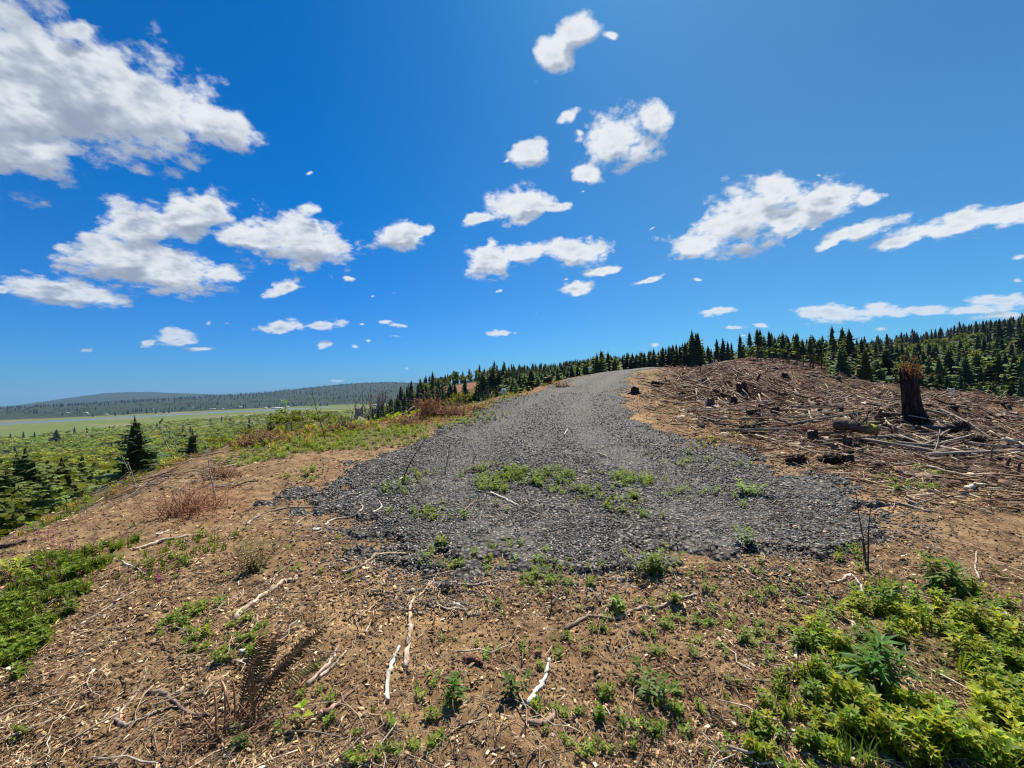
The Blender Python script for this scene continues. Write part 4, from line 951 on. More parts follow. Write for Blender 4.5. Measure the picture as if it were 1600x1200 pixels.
# --- leaves and grass
def leaf(base, direction, L, W, upv, fold=.25, droop=.25):
    d = np.array(direction, float); d /= np.linalg.norm(d); s_ = np.cross(d, upv); s_ /= np.linalg.norm(s_) + 1e-9; n_ = np.cross(s_, d)
    b = np.array(base); m = b + d * L * .45 + n_ * L * .06
    V = [b, m + s_ * W * .5 + n_ * W * fold, m, m - s_ * W * .5 + n_ * W * fold, b + d * L - n_ * L * droop]
    return V, [(0, 1, 2), (0, 2, 3), (1, 4, 2), (2, 4, 3)]
def weed_mesh(seed, tiers=6, leafL=.20, stems=1, tint=(.15, .215, .014), spread=.2, whorl=2, lw=.42, stemr=.010):
    """unit-high leafy weed"""
    g = np.random.default_rng(seed); V = []; F_ = []; C = []
    for s_ in range(stems):
        a0 = g.random() * 6.28; off = np.array([math.cos(a0), math.sin(a0), 0]) * spread * (g.random() if stems > 1 else .2); hh = g.uniform(.7, 1.0) if stems > 1 else 1.0
        top = off * 1.6 + np.array([0, 0, hh]); tv, tf = tube([off * .3, (off + top) / 2, top], [stemr, stemr * .8, stemr * .4], 3, seed); F_ += [tuple(q_ + len(V)) for q_ in tf]; V += list(tv); C += [np.array((.16, .17, .05))] * len(tv)
        for k in range(tiers):
            t = (k + 1) / tiers; p = off * .3 * (1 - t) + top * t; p[2] = hh * t ** .9; Lk = leafL * (1.15 - .55 * t) * g.uniform(.8, 1.2); rise = -.05 + .9 * t ** 2
            for b in range(whorl + (2 if k == tiers - 1 else 0)):
                a = a0 + k * 1.57 + b * 2 * math.pi / (whorl + (2 if k == tiers - 1 else 0)) + g.normal(0, .25)
                lv, lf = leaf(p, (math.cos(a), math.sin(a), rise), Lk, Lk * lw, np.array([0, 0, 1.0]), .2, g.uniform(.05, .35)); F_ += [tuple(np.array(q_) + len(V)) for q_ in lf]; V += lv
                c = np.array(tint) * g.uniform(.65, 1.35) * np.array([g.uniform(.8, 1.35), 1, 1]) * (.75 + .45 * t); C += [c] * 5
    return np.array(V), np.array(F_), np.array(C)
def tuft_mesh(seed, n=16, tint=(.12, .185, .018)):
    g = np.random.default_rng(seed); V = []; F_ = []; C = []
    for k in range(n):
        a = g.random() * 6.28; l = g.uniform(.5, 1.0); ln = g.uniform(.1, .7); b = np.array([g.normal(0, .1), g.normal(0, .1), 0]); d = np.array([math.cos(a), math.sin(a), 0]); s_ = np.array([-d[1], d[0], 0]) * .022
        p1 = b + d * ln * .35 * l + [0, 0, l * .6]; p2 = b + d * ln * l + [0, 0, l * (1 - .35 * ln)]
        i0 = len(V); V += [b - s_, b + s_, p1 + s_ * .8, p1 - s_ * .8, p2]; F_ += [(i0, i0 + 1, i0 + 2), (i0, i0 + 2, i0 + 3), (i0 + 3, i0 + 2, i0 + 4)]; C += [np.array(tint) * g.uniform(.6, 1.4) * np.array([g.uniform(.8, 1.4), 1, 1])] * 5
    return np.array(V), np.array(F_), np.array(C)
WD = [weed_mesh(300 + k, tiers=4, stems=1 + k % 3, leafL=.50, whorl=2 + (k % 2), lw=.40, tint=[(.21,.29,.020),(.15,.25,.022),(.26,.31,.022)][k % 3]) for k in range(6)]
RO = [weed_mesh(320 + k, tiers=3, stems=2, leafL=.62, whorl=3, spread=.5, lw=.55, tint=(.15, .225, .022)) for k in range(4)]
GT = [tuft_mesh(340 + k) for k in range(4)]
A_w, A_r, A_g = Acc(), Acc(), Acc()
def grow(A, kinds, x, y, hgt, g, wide=1.0, val=None):
    which = g.integers(len(kinds), size=len(x)); z = RH(x, y)
    for q_, (V, F_, C) in enumerate(kinds):
        s_ = which == q_; m = int(s_.sum())
        if m: A.inst(V, F_, np.stack([x[s_], y[s_], z[s_] - .004], 1), jitterR(m, g, .15) * (hgt[s_][:, None] * np.array([1, 1, 1]))[:, :, None] , C[None] * g.uniform(.75, 1.2, m)[:, None, None])
for gi, (cu, cv, a, b, rot, dn) in enumerate(GREEN):
    g = np.random.default_rng(400 + gi); n = int(dn * (a * b * 3.14) ** .75 * .40)
    n = int(n * (0.85 if cu < 260 and cv > 700 else 0.30 if cu > 1150 and cv > 860 else 0.5 if cu > 800 and cv > 900 else 1.0))
    rr2 = np.sqrt(g.random(n)) * 1.15; th = g.uniform(0, 6.28, n); c, s = math.cos(rad(rot)), math.sin(rad(rot)); eu, ev_ = rr2 * a * np.cos(th), rr2 * b * np.sin(th)
    u, v = cu + eu * c - ev_ * s, cv - (eu * s + ev_ * c)
    p = px_to_ground(u, v)
    if not len(p): continue
    cl = fbm(p[:, 0] / .35, p[:, 1] / .35, 2, 60 + gi) > (-.14 if dn > .7 else -.02); p = p[cl]; x, y = p[:, 0], p[:, 1]; n = len(x)
    if cu < 260: grow(A_g, GT, x, y, g.uniform(.05, .13, n) * (y / 3) ** .35, g); k = g.random(n) < .22; grow(A_r, RO, x[k], y[k], g.uniform(.05, .09, k.sum()), g)
    elif cu > 1230 and cv > 860 : grow(A_w, WD, x, y, g.uniform(.04, .125, n) * (1.1 if dn > .7 else .75), g); k = g.random(n) < .35; grow(A_r, RO, x[k], y[k], g.uniform(.04, .08, k.sum()), g); grow(A_g, GT, x[~k][::4], y[~k][::4], g.uniform(.08, .2, len(x[~k][::4])), g)
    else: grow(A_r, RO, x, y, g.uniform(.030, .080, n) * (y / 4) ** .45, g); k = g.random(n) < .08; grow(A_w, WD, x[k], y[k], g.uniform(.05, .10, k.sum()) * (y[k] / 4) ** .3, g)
x, y = scatter(900, 70, 600, 450); g = np.random.default_rng(451); k = (fbm(x / .9, y / .9, 3, 93) > .08) & (road_in(x, y) < .1); grow(A_r, RO, x[k], y[k], g.uniform(.02, .05, k.sum()), g)
# straw coloured and green tufts along the rim of the left bank
DG = [tuft_mesh(345 + k, 22, (.42, .31, .14)) for k in range(3)]; A_d = Acc()
for gi, (cu, cv, a, b, n, hh) in enumerate([(100, 795, 90, 10, 60, .2), (200, 748, 60, 10, 60, .2), (300, 712, 60, 9, 80, .22), (400, 688, 60, 12, 130, .3), (480, 676, 70, 12, 150, .3), (570, 662, 60, 8, 110, .28), (650, 655, 60, 7, 90, .25), (740, 638, 50, 5, 70, .22), (800, 618, 30, 4, 40, .22), (850, 602, 30, 3, 30, .2), (1060, 640, 60, 20, 60, .12), (1120, 690, 60, 12, 50, .12)]):
    g = np.random.default_rng(470 + gi); rot_ = -.42 if cu < 330 else -.15; du = g.normal(0, a * .5, n); p = px_to_ground(cu + du, cv + du * math.tan(rot_) + g.normal(0, b * .6, n)); m = len(p)
    k = g.random(m) < .62; grow(A_d, DG, p[k, 0], p[k, 1], g.uniform(.5, 1.2, k.sum()) * hh, g); grow(A_g, GT, p[~k, 0], p[~k, 1], g.uniform(.4, 1.0, (~k).sum()) * hh, g); k2 = g.random(m) < .3; grow(A_w, WD, p[k2, 0], p[k2, 1], g.uniform(.4, .9, k2.sum()) * hh, g)
tag(A_d.build('dry_grass', M_dryleaf), 'straw coloured dry grass along the rim of the bank', kind='stuff')
tag(A_w.build('leafy_weeds', M_leaf), 'leafy green weeds spreading over the ground', kind='stuff')
tag(A_r.build('ground_cover', M_leaf), 'low green seedlings and creeping ground cover', kind='stuff')
tag(A_g.build('grass', M_grass), 'short green grass at the left bank', kind='stuff')
# small magenta flowers on the left bank
g = np.random.default_rng(460); A = Acc()
for cu, cv, a, b, n in [(60, 900, 40, 14, 22), (110, 870, 30, 8, 16), (20, 935, 20, 20, 8), (120, 760, 10, 4, 6), (250, 930, 60, 20, 14), (60, 850, 40, 8, 16)]:
    p = px_to_ground(cu + g.normal(0, a * .6, n), cv + g.normal(0, b * .6, n))
    for q_ in p:
        z = float(H(q_[0], q_[1])); hh = g.uniform(.06, .12); v_, f_ = tube([(q_[0], q_[1], z), (q_[0], q_[1], z + hh)], [.0015, .001], 3, 1); A.add(v_, f_, (.2, .1, .08))
        for j_ in range(5):
            o_ = g.normal(0, .010, 3); A.add(IV * .006 + [q_[0], q_[1], z + hh] + o_, IF, np.array([.34, .09, .17]) * g.uniform(.6, 1.2))
tag(A.build('tiny_flowers', M_litter), 'tiny magenta flowers in the grass at left', kind='stuff')
# ---------------------------------------------------------------- single sticks, roots and branches seen in the photograph
def gpt(u, v, lift=0.0):
    p = P(u, v); p[2] = float(RH(p[0], p[1])) + lift; return p
def at_depth(u, v, y):
    d = ray([u], [v])[0]; return d * (y / d[1]) + np.array([0, 0, CAM_Z])
PALE, TANW, GREYW, DARKW, PINK, WHITE, REDW = (.50,.42,.33), (.36,.25,.16), (.28,.235,.19), (.085,.06,.045), (.40,.25,.19), (.66,.60,.50), (.22,.11,.07)
def stick(label, pts, rpx, tint=PALE, name='branch', forks=(), taper=.55, lift=.85, arch=0.0, cat='branch', group=None, seed=None, sides=8, up_end=0.0):
    """a stick lying on the ground along the given pixels; rpx = its half thickness there"""
    seed = seed or (int(pts[0][0] * 13 + pts[0][1]) % 9999)
    g3 = [gpt(u, v) for u, v in pts]; base = g3[0].copy(); A = Acc()
    def one(g_, r0__, r1__, sd_):
        c = curve(g_, 7); n = len(c); y_ = c[:, 1]
        rr = np.linspace(r0__, r1__, n) / F * np.mean(y_) * (1 + .18 * np.sin(np.arange(n) * 1.7 + sd_) * np.random.default_rng(sd_).random(n))
        gz_ = RH(c[:, 0], c[:, 1]); c[:, 2] = np.maximum(gz_, np.convolve(np.pad(gz_, 3, mode='edge'), np.ones(7) / 7, 'valid')) + rr * lift + arch * np.sin(np.linspace(0, math.pi, n)) + up_end * np.linspace(0, 1, n) ** 2
        c[:, :2] += np.random.default_rng(sd_ + 1).normal(0, .38, (n, 2)) * rr[:, None]; kn = np.random.default_rng(sd_ + 2).random(n) < .12; rr = rr * np.where(kn, 1.35, 1.0)
        V, F_ = tube(c - base, rr, sides, sd_, .3)
        lo_ = fbm(np.arange(len(V)) / (sides * 2.5) + sd_, np.arange(len(V)) % sides / 1.8, 3, sd_ % 97); col = np.array(tint) * (np.random.default_rng(sd_).uniform(.7, 1.15, len(V)) * np.clip(1 + 1.3 * lo_, .35, 1.25))[:, None]; A.add(V, F_, col)
    rpx *= .82; one(g3, rpx, rpx * taper, seed)
    for k, fk in enumerate(forks): one([gpt(u, v) for u, v in fk], rpx * .65, rpx * .3, seed + 7 + k)
    o = A.build(name, M_wood, smooth_=True); o.location = base
    return tag(o, label, cat, group)
S = stick
S('long dark wavy branch lying left of the gravel edge', [(385,820),(400,812),(430,800),(480,794),(525,797)], 2.2, GREYW)
S('curved pale root hooking back at the left gravel edge', [(508,822),(520,814),(558,809),(567,800),(562,793),(548,793)], 1.8, PALE, 'root')
S('short forked pale twig on the gravel, just right of the hooked root', [(583,810),(596,800),(593,790)], 1.6, WHITE, forks=[[(596,800),(606,801),(616,801)]])
S('pair of thin pale twigs joined at one end, below the long wavy branch', [(461,821),(476,809),(492,802)], 1.3, PALE, forks=[[(463,821),(478,815),(492,808)]])
S('curved root arching over the soil at the lower tip of the gravel', [(536,900),(559,887),(584,879),(610,876),(635,875)], 2.8, (.40,.30,.21), 'root', taper=.8)
S('thin brown root meeting the arching root at the tip of the gravel', [(577,915),(607,896),(635,878)], 2, TANW, 'root')
S('thick pale bent branch, left of centre, like a raised elbow', [(364,965),(397,940),(431,921),(442,910),(464,910)], 4, (.48,.38,.28), taper=.8, forks=[[(366,968),(395,948),(420,934)]])
S('wavy pale stick under the middle of the gravel edge', [(700,910),(740,911),(780,903)], 2.3, (.46,.38,.30))
S('long twisted root running towards the viewer, middle of the soil', [(634,1043),(638,1015),(641,987),(640,964),(644,941),(655,933),(675,914),(678,902),(695,889)], 4.2, (.50,.37,.27), 'root', taper=.2)
S('white bleached stick left of the twisted root', [(603,1097),(607,1060),(615,1032),(625,1019)], 4.2, WHITE, taper=.7)
S('thin wiry root right of the white bleached stick', [(651,1024),(647,1043),(645,1072),(650,1110)], 1.2, TANW, 'root')
S('curved tan root above the twisted root, left side', [(562,965),(570,956),(593,940),(615,931)], 2.3, TANW, 'root', taper=.8)
S('forked pale root right of the twisted root', [(729,959),(715,951),(697,949),(675,941)], 2.2, (.45,.35,.26), 'root')
S('small bleached splinter right of the forked pale root', [(708,945),(729,950)], 2.2, WHITE, 'wood_chunk', cat='wood piece')
S('short pale stick between the fern and the twisted root', [(570,992),(578,970)], 2.4, PALE)
S('pale stick lying just right of the dead fern', [(481,1073),(513,1043),(530,1011)], 4.2, (.50,.40,.31), forks=[[(500,1056),(530,1035),(544,1020)]])
S('smooth pinkish stick below and right of the dead fern', [(500,1118),(522,1098),(558,1078)], 4, PINK, taper=.7)
S('stubby brown cut piece of branch in the middle foreground', [(727,1038),(751,1038)], 5.5, (.20,.10,.07), 'wood_chunk', taper=.95, cat='wood piece', sides=10)
S('white bleached chip behind the tip of the dead fern', [(378,1031),(392,1022),(405,1016)], 4.2, (.75,.72,.68), 'wood_chunk', cat='wood piece')
S('straight pale stick beside the grass at lower left', [(125,977),(147,965),(181,942),(214,922)], 2.6, (.50,.42,.34))
S('thick elbow-shaped branch at lower left, lower arm of it', [(177,1129),(196,1127),(215,1125),(235,1121),(255,1112),(280,1101)], 3.3, (.33,.26,.21), taper=.6, forks=[[(180,1124),(204,1095),(221,1070),(230,1055)]])
S('dark knobbly branch leading to the dead fern at lower left', [(232,1077),(261,1090),(289,1105),(329,1121)], 3.8, (.24,.18,.15))
S('dark charred stick above the dead fern, left', [(312,1021),(340,1017)], 3, DARKW)
S('straight tan stick pointing up right above the dead fern', [(328,1014),(354,998),(394,978)], 2.3, TANW)
S('short pale stick above the straight stick by the grass', [(154,922),(171,907)], 2, PALE)
S('thin pale twig slanting down right beyond the grass', [(183,874),(204,883),(227,897)], 1.5, WHITE)
S('ragged pale stick at the far left bottom edge', [(5,1166),(75,1130),(139,1106)], 3, (.40,.30,.22), taper=.8)
S('long crooked branch lying right of the middle, below the gravel', [(885,982),(913,973),(936,967),(959,963),(984,958),(1004,955),(1032,947),(1063,936),(1086,927)], 3.1, (.38,.29,.21), taper=.7, forks=[[(940,970),(950,955),(957,940)]])
S('white peeling birch-like stick in the middle foreground', [(823,1113),(842,1083),(852,1060),(858,1032)], 4.3, (.70,.68,.62), taper=.7)
S('short tan stick pointing at the crooked branch', [(864,927),(878,944)], 1.8, PALE)
S('straight brown stick right of the bush at the gravel edge', [(1155,886),(1177,903),(1200,919)], 2.3, (.33,.24,.18))
S('short straight pale stick below the gravel, left of the fine bush', [(956,907),(990,908)], 2.4, PALE)
S('short dark stick just above the straight pale one', [(970,887),(995,886)], 1.8, DARKW)
S('bent pale twig in the weeds at the left of the leafy patch', [(1242,1033),(1245,1017),(1253,995),(1271,989)], 2.3, WHITE)
S('winding white root in the soil above the leafy patch', [(1335,984),(1337,962),(1346,943),(1348,925),(1341,907),(1330,896),(1315,905),(1295,913)], 3, (.62,.55,.44), 'root')
S('white bleached stick at the right edge above the leafy patch', [(1557,952),(1575,965),(1602,976)], 4.2, (.75,.70,.62))
S('grey branch lying on the sandy strip at right', [(1390,784),(1421,793),(1454,802)], 3, GREYW, taper=.7)
S('thin grey branch right of the sandy strip', [(1502,793),(1531,798),(1552,803)], 2.4, GREYW)
S('thick white chunk of wood at the edge of the slash, right', [(1507,765),(1523,763),(1540,762)], 3.6, (.72,.66,.55), 'wood_chunk', taper=.9, cat='wood piece')
S('short pale stick standing out of the soil at right', [(1530,910),(1524,888),(1526,863)], 1.8, PALE)
S('thin dark stick on bare soil at right', [(1484,822),(1509,855)], 1.6, DARKW)
S('thin bent twig among the chips below the leafy patch corner', [(1181,1163),(1174,1145),(1172,1105)], 1.7, TANW)
S('bright white stick lying on the middle of the gravel', [(768,778),(788,785),(811,798)], 2.4, (.66,.60,.48))
S('thin curved twig left of the bright white stick on the gravel', [(724,805),(737,794),(746,788),(766,789)], 1.2, TANW)
S('small pale stick on the upper road, pointing up right', [(882,684),(887,674)], 1.3, WHITE)
S('small flat stick on the right half of the road', [(932,712),(947,716)], 1.2, PALE)
S('stubby white chunk at the left gravel edge', [(490,832),(501,824)], 2.6, WHITE, 'wood_chunk', cat='wood piece')
S('long straight twig in the bottom middle foreground', [(674,1175),(709,1150),(737,1131),(763,1108)], 2.2, (.38,.28,.2), forks=[[(674,1175),(690,1150),(712,1125)]])
S('pair of short twigs crossing near the bottom edge, upper one', [(586,1167),(616,1157)], 2, PALE)
S('pair of short twigs crossing near the bottom edge, lower one', [(588,1170),(614,1179)], 2, TANW)
S('thick smooth brown stick right of the birch-like stick', [(823,1137),(850,1129),(868,1121)], 5, (.40,.27,.20), taper=.8)
S('dark stick near the bottom edge, right of centre', [(760,1170),(788,1178)], 2.8, (.2,.15,.12))
S('thin brown twig right of the bent elbow branch', [(442,928),(479,926)], 1.7, TANW)
S('pale stick lying across the left bank below the dry stalks', [(207,861),(245,849),(275,841),(297,837)], 2.8, (.46,.37,.28), taper=.8)
S('dark log half buried at the far left edge', [(0,857),(20,853),(40,847)], 3.6, (.10,.07,.06), taper=.9)
S('short pale stick above the stick on the left bank', [(245,837),(267,826)], 2.2, (.5,.42,.35))
S('slanting thin root in the left soil, running up right', [(470,1004),(500,984),(525,960),(548,940)], 1.8, TANW, 'root')
S('tan root fragment left of the white peeling stick', [(790,1052),(806,1040)], 1.6, TANW, 'root')
S('pale forked twig at the bottom right under the weeds', [(1100,1175),(1130,1160),(1150,1165)], 2, PALE)
# poles and logs of the clearcut that stand out
S('longest pale pole running down the clearcut to the charred stump', [(1282,605),(1325,622),(1375,642),(1412,667)], 1.5, (.55,.45,.33), 'pole', taper=.8, lift=2, cat='pole')
S('second long pale pole just above the longest one', [(1290,600),(1350,628),(1402,650)], 1.1, (.46,.38,.27), 'pole', lift=2, cat='pole')
S('pale pole near the top of the clearcut slope', [(1230,600),(1248,607),(1266,614)], 1.5, PALE, 'pole', lift=2, cat='pole')
S('bright bent pole in the middle of the clearcut', [(1239,624),(1252,642),(1270,662)], 2, (.58,.50,.38), 'pole', lift=2, cat='pole')
S('thin pale pole pointing at the mossy log', [(1285,647),(1307,666)], 1.2, PALE, 'pole', lift=2, cat='pole')
S('short bright pole just above the mossy log', [(1312,652),(1330,667)], 1.9, (.62,.54,.42), 'pole', lift=2, cat='pole')
S('thin pole leaning on the left foot of the charred stump', [(1365,605),(1385,620),(1407,637)], 1.1, GREYW, 'pole', lift=2, cat='pole')
S('bright pole below and right of the charred stump', [(1462,657),(1480,677)], 1.6, (.58,.50,.40), 'pole', lift=2, cat='pole')
S('grey pole on the slope right of the charred stump', [(1470,641),(1492,655)], 1.2, PALE, 'pole', lift=2, cat='pole')
S('bent pale branch far right in the clearcut', [(1555,672),(1570,666),(1588,662)], 1.4, PALE, lift=2)
S('straight horizontal log in the lower clearcut', [(1400,730),(1442,731)], 1.9, (.42,.33,.25), 'log', lift=1.5, cat='log', taper=.9)
S('long thin branch below the straight horizontal log', [(1362,740),(1405,738),(1432,741)], 1.2, GREYW, lift=1.5)
S('slanting pale branch right of the horizontal log', [(1442,724),(1447,740),(1455,756)], 1.6, PALE, lift=1.5)
S('pole rising to the upper right in the lower clearcut', [(1452,722),(1462,711),(1470,702)], 1.7, (.27,.22,.2), 'pole', lift=1.5, up_end=.35, cat='pole')
S('long grey branch ending above the white chunk at right', [(1515,744),(1537,751),(1563,768)], 1.5, GREYW, lift=1.5)
S('thick dark broken log resting above the mossy log', [(1350,671),(1364,665),(1379,660)], 3, (.16,.09,.065), 'log', lift=1.4, cat='log', taper=.95, up_end=.25)
S('white hooked root at the right edge of the slash', [(1546,779),(1547,772),(1553,770),(1602,774)], 1.6, (.62,.56,.46), 'root', lift=1.5)
S('pale pole on the brow of the clearcut near the road', [(1080,594),(1102,606)], 1.3, PALE, 'pole', lift=1.5, cat='pole')
S('dark rotten log at the edge of the clearcut, right of the road bend', [(1158,674),(1175,668),(1193,669)], 4.2, (.055,.038,.03), 'log', lift=1.1, cat='log', taper=.9)
S('dark log lying along the brow beside the forest', [(1262,590),(1288,591),(1314,596)], 2, (.06,.045,.04), 'log', lift=1.3, cat='log', taper=.9)
S('bleached slab of wood left of the dark stumps in the clearcut', [(1210,682),(1226,687),(1240,690)], 2.8, (.46,.40,.33), 'log', lift=1.3, cat='log')
S('long bare pole across the foot of the slope at right', [(1500,738),(1540,752),(1600,766)], 1.4, (.40,.32,.25), 'pole', lift=1.5, cat='pole')
g = np.random.default_rng(520)
for k, (u, v, du, dv_, r_, lab) in enumerate([(1130,622,26,12,2.6,'dark log slanting below the brow, left of the broad dark stump'),(1215,618,30,10,2.4,'dark log behind the squat blackish stump'),(1260,628,34,16,2.2,'brown log under the bright bent pole'),(1300,640,30,14,2.6,'dark log uphill of the mossy log'),
   (1340,640,34,18,2.0,'brown log between the long pale poles and the mossy log'),(1400,690,44,6,2.8,'dark log lying level below the charred stump'),(1460,705,46,10,2.6,'long dark log sunk in the green patch of the slash'),(1540,690,40,20,2.2,'brown log left of the far right stump'),
   (1500,640,40,14,1.8,'grey log on the slope right of the charred stump'),(1560,630,36,8,1.6,'thin grey log close to the right forest edge'),(1230,664,30,8,2.4,'dark log at the foot of the squat stump'),(1110,660,28,9,2.2,'dark brown log near the road bend'),(1060,606,22,8,1.6,'small dark log on the brow beside the road'),
   (1290,700,34,6,2.6,'dark log in front of the low brown stump'),(1420,745,40,8,2.2,'brown log behind the sandy strip'),(1550,720,44,14,2.4,'dark log below the two leaning stems')]):
    S(lab, [(u - du / 2, v - dv_ / 2), (u, v + 1), (u + du / 2, v + dv_ / 2)], r_ * 1.3, [(.075,.05,.04), (.14,.09,.065), (.2,.15,.12)][k % 3], 'log', taper=.85, lift=2.6, cat='log')
# further poles nothing tells apart
g = np.random.default_rng(500); nP = 0
x, y = scatter(700, 22, 150, 501, 1040, 1620)
for xi, yi in zip(x, y):
    if nP >= 120: break
    if slash_mask(np.array([xi]), np.array([yi]))[0] < .8: continue
    L = g.uniform(.8, 2.6); a = g.normal(-.55, .55); ts = np.linspace(-.5, .5, 6); c = np.stack([xi + np.cos(a) * L * ts, yi + np.sin(a) * L * ts, np.zeros(6)], 1)
    r_ = g.uniform(.012, .034); c[:, 2] = RH(c[:, 0], c[:, 1]); c[:, 2] = np.polyval(np.polyfit(ts, c[:, 2], 1), ts) + r_ * 2 + .05 + g.normal(0, .07) * ts * 2
    c[:, :2] += g.normal(0, .012 * L, (6, 2)); b0 = c[0].copy(); V, F_ = tube(c - b0, r_ * np.linspace(1.1, .6, 6), 6, int(nP), .15)
    o = link_mesh('pole', V, F_, M_wood, None, np.array([PALE, GREYW, TANW, (.2, .14, .11), WHITE][g.integers(5)]) * g.uniform(.7, 1.0) * np.ones((len(V), 3)), True); o.location = b0
    tag(o, 'weathered pole lying loose among the slash of the clearcut', 'pole', 'loose poles in the clearcut'); nP += 1

# ---------------------------------------------------------------- stumps
def stump(u, v, wpx, hpx, label, tint=(.075, .045, .035), cut=(.34, .24, .16), seed=1, jag=.12, flare=.35, name='stump', lean=0.0, kids=True):
    p = gpt(u, v); y_ = p[1]; R0_ = wpx / 2 / F * y_; h_ = hpx / F * y_; g = np.random.default_rng(seed); ns, nh = 40, 14
    th = np.arange(ns) * 2 * math.pi / ns; ridg = .09 * np.sin(th * 3 + g.random() * 6) + .07 * np.sin(th * 5 + g.random() * 6) + .06 * np.sin(th * 13) + g.normal(0, .06, ns); V = []
    top_ = 1 + jag * (np.sin(th * 2 + g.random() * 6) * .5 + g.uniform(-1, 1, ns) * .5)
    for k in range(nh):
        t = k / (nh - 1); f_ = 1 + flare * (1 - t) ** 4 * (1 + .8 * np.sin(th * 4 + seed)) ; zt = np.where(t > .7, t * (1 + (top_ - 1) * (t - .7) / .3), t) * h_ * 1.08 - h_ * .08
        rr = R0_ * f_ * (1 + ridg * (1.2 - t * .4)) * (1 - .08 * t) * (1 + g.normal(0, .02, ns))
        V.append(np.stack([rr * np.cos(th) + lean * h_ * t, rr * np.sin(th), zt], 1))
    V = np.concatenate(V); i_ = np.arange((nh - 1) * ns); j_ = i_ // ns * ns + (i_ + 1) % ns
    Fq_ = np.stack([i_, j_, j_ + ns, i_ + ns], 1)
    root = empty(name, p, g.random() * 6.28 if not lean else 0)
    col = np.array(tint) * np.clip(g.lognormal(0, .45, len(V)) * np.tile(g.uniform(.6, 1.7, ns), nh), .3, 3)[:, None]
    link_mesh('bark', V, Fq_, M_char if h_ > .8 else M_wood, root, col, False)
    e = (nh - 1) * ns; ring = V[e:e + ns]; cen = ring.mean(0) - [0, 0, h_ * jag * .5]; mid = (ring * .62 + cen * .38) - [0, 0, h_ * jag * .25] + g.normal(0, R0_ * .04, (ns, 3))
    Vt = np.concatenate([ring * [.985, .985, 1] , mid, [cen]]); a_ = np.arange(ns); b_ = (a_ + 1) % ns
    Ft = [np.stack([a_, b_, b_ + ns, a_ + ns], 1), np.stack([a_ + ns, b_ + ns, np.full(ns, 2 * ns)], 1)]
    link_mesh('cut_top', Vt, Ft, M_wood, root, np.array(cut) * g.uniform(.7, 1.2, len(Vt))[:, None])
    if kids:
        A = Acc()
        for k in range(5):
            a = g.random() * 6.28; L = R0_ * g.uniform(.8, 1.5); c_ = curve([(math.cos(a) * R0_ * .7, math.sin(a) * R0_ * .7, h_ * .2), (math.cos(a) * (R0_ + L * .5), math.sin(a) * (R0_ + L * .5), h_ * .05), (math.cos(a + .2) * (R0_ + L), math.sin(a + .2) * (R0_ + L), -.06)], 4)
            V2, F2 = tube(c_, R0_ * np.linspace(.34, .10, len(c_)), 7, k); A.add(V2, F2, np.array(tint) * g.uniform(.8, 1.3))
        A.build('root', M_wood, root, True)
    tag(root, label, 'stump'); return root, p, h_, R0_
big, bp, bh, bR = stump(1427, 657, 22, 71, 'tall charred old stump standing on the clearcut with a dead shrub on top', (.032, .020, .020), (.12, .09, .07), 5, .25, .40, 'charred_stump', lean=-.08)
# rust coloured dead seedling growing on the charred stump
DEADTOP = (bp[0] - .08 * bh + .05, bp[1], bp[2] + bh * .90)
ST = [(1324,706,11,20,'narrow dark stump in front of the mossy log',(.06,.04,.035)),(1304,706,10,11,'low brown stump left of the narrow dark stump',(.12,.08,.06)),
 (1270,690,14,13,'split dark stump left of the mossy log',(.05,.035,.03)),(1211,651,12,12,'squat blackish stump in the middle of the slope',(.045,.028,.022)),(1226,589,9,6,'small black stump on the skyline of the clearcut',(.04,.028,.022)),
 (1209,581,10,6,'small stump beyond the brow, by the red clearcut',(.05,.035,.03)),(1101,599,7,7,'small pale-topped stump near the brow, left one',(.10,.07,.05)),(1111,634,10,11,'stump with a bright split side below the brow',(.08,.055,.04)),
 (1159,613,14,15,'dark broad stump beneath the brow, widest on the upper slope',(.045,.03,.025)),(1146,631,9,9,'dark stump below and left of the broad one',(.05,.035,.03)),(1070,590,8,5,'low dark stump nearest the skyline by the road',(.04,.03,.025)),
 (1066,622,12,7,'low rotten stump on the slope right of the road',(.05,.035,.03)),(1024,604,12,7,'dark stump at the roadside, upper of two',(.04,.03,.025)),(992,616,12,9,'dark stump at the roadside, lower of two',(.035,.025,.02)),
 (856,601,12,9,'dark stump on the left shoulder of the upper road',(.035,.025,.02)),(829,610,8,5,'small dark stump lower on the left road shoulder',(.04,.03,.025)),(561,655,11,15,'grey stump with a pale side at the left bank edge',(.16,.13,.12)),
 (1582,653,13,9,'dark stump far right in the clearcut',(.035,.025,.02)),(1325,724,15,12,'dark root lump beside the long rootwad',(.05,.03,.022)),(1553,600,9,6,'small pale stump near the right forest edge',(.2,.16,.13)),(1487,616,8,9,'small white weathered stump before the right hillside',(.55,.52,.47)),
 (1386,655,10,8,'low dark stump left of the charred stump',(.04,.03,.026)),(1190,640,9,8,'small dark stump on the upper slope, above the squat one',(.05,.035,.03)),(1252,640,10,8,'low dark stump beside the bright bent pole',(.05,.035,.03))]
for k, (u, v, w, h_, lab, tn) in enumerate(ST): stump(u, v, w, h_ * 1.2, lab, tn, (.36, .27, .19) if k not in (5,) else (.3, .2, .15), 20 + k, .14, .4)
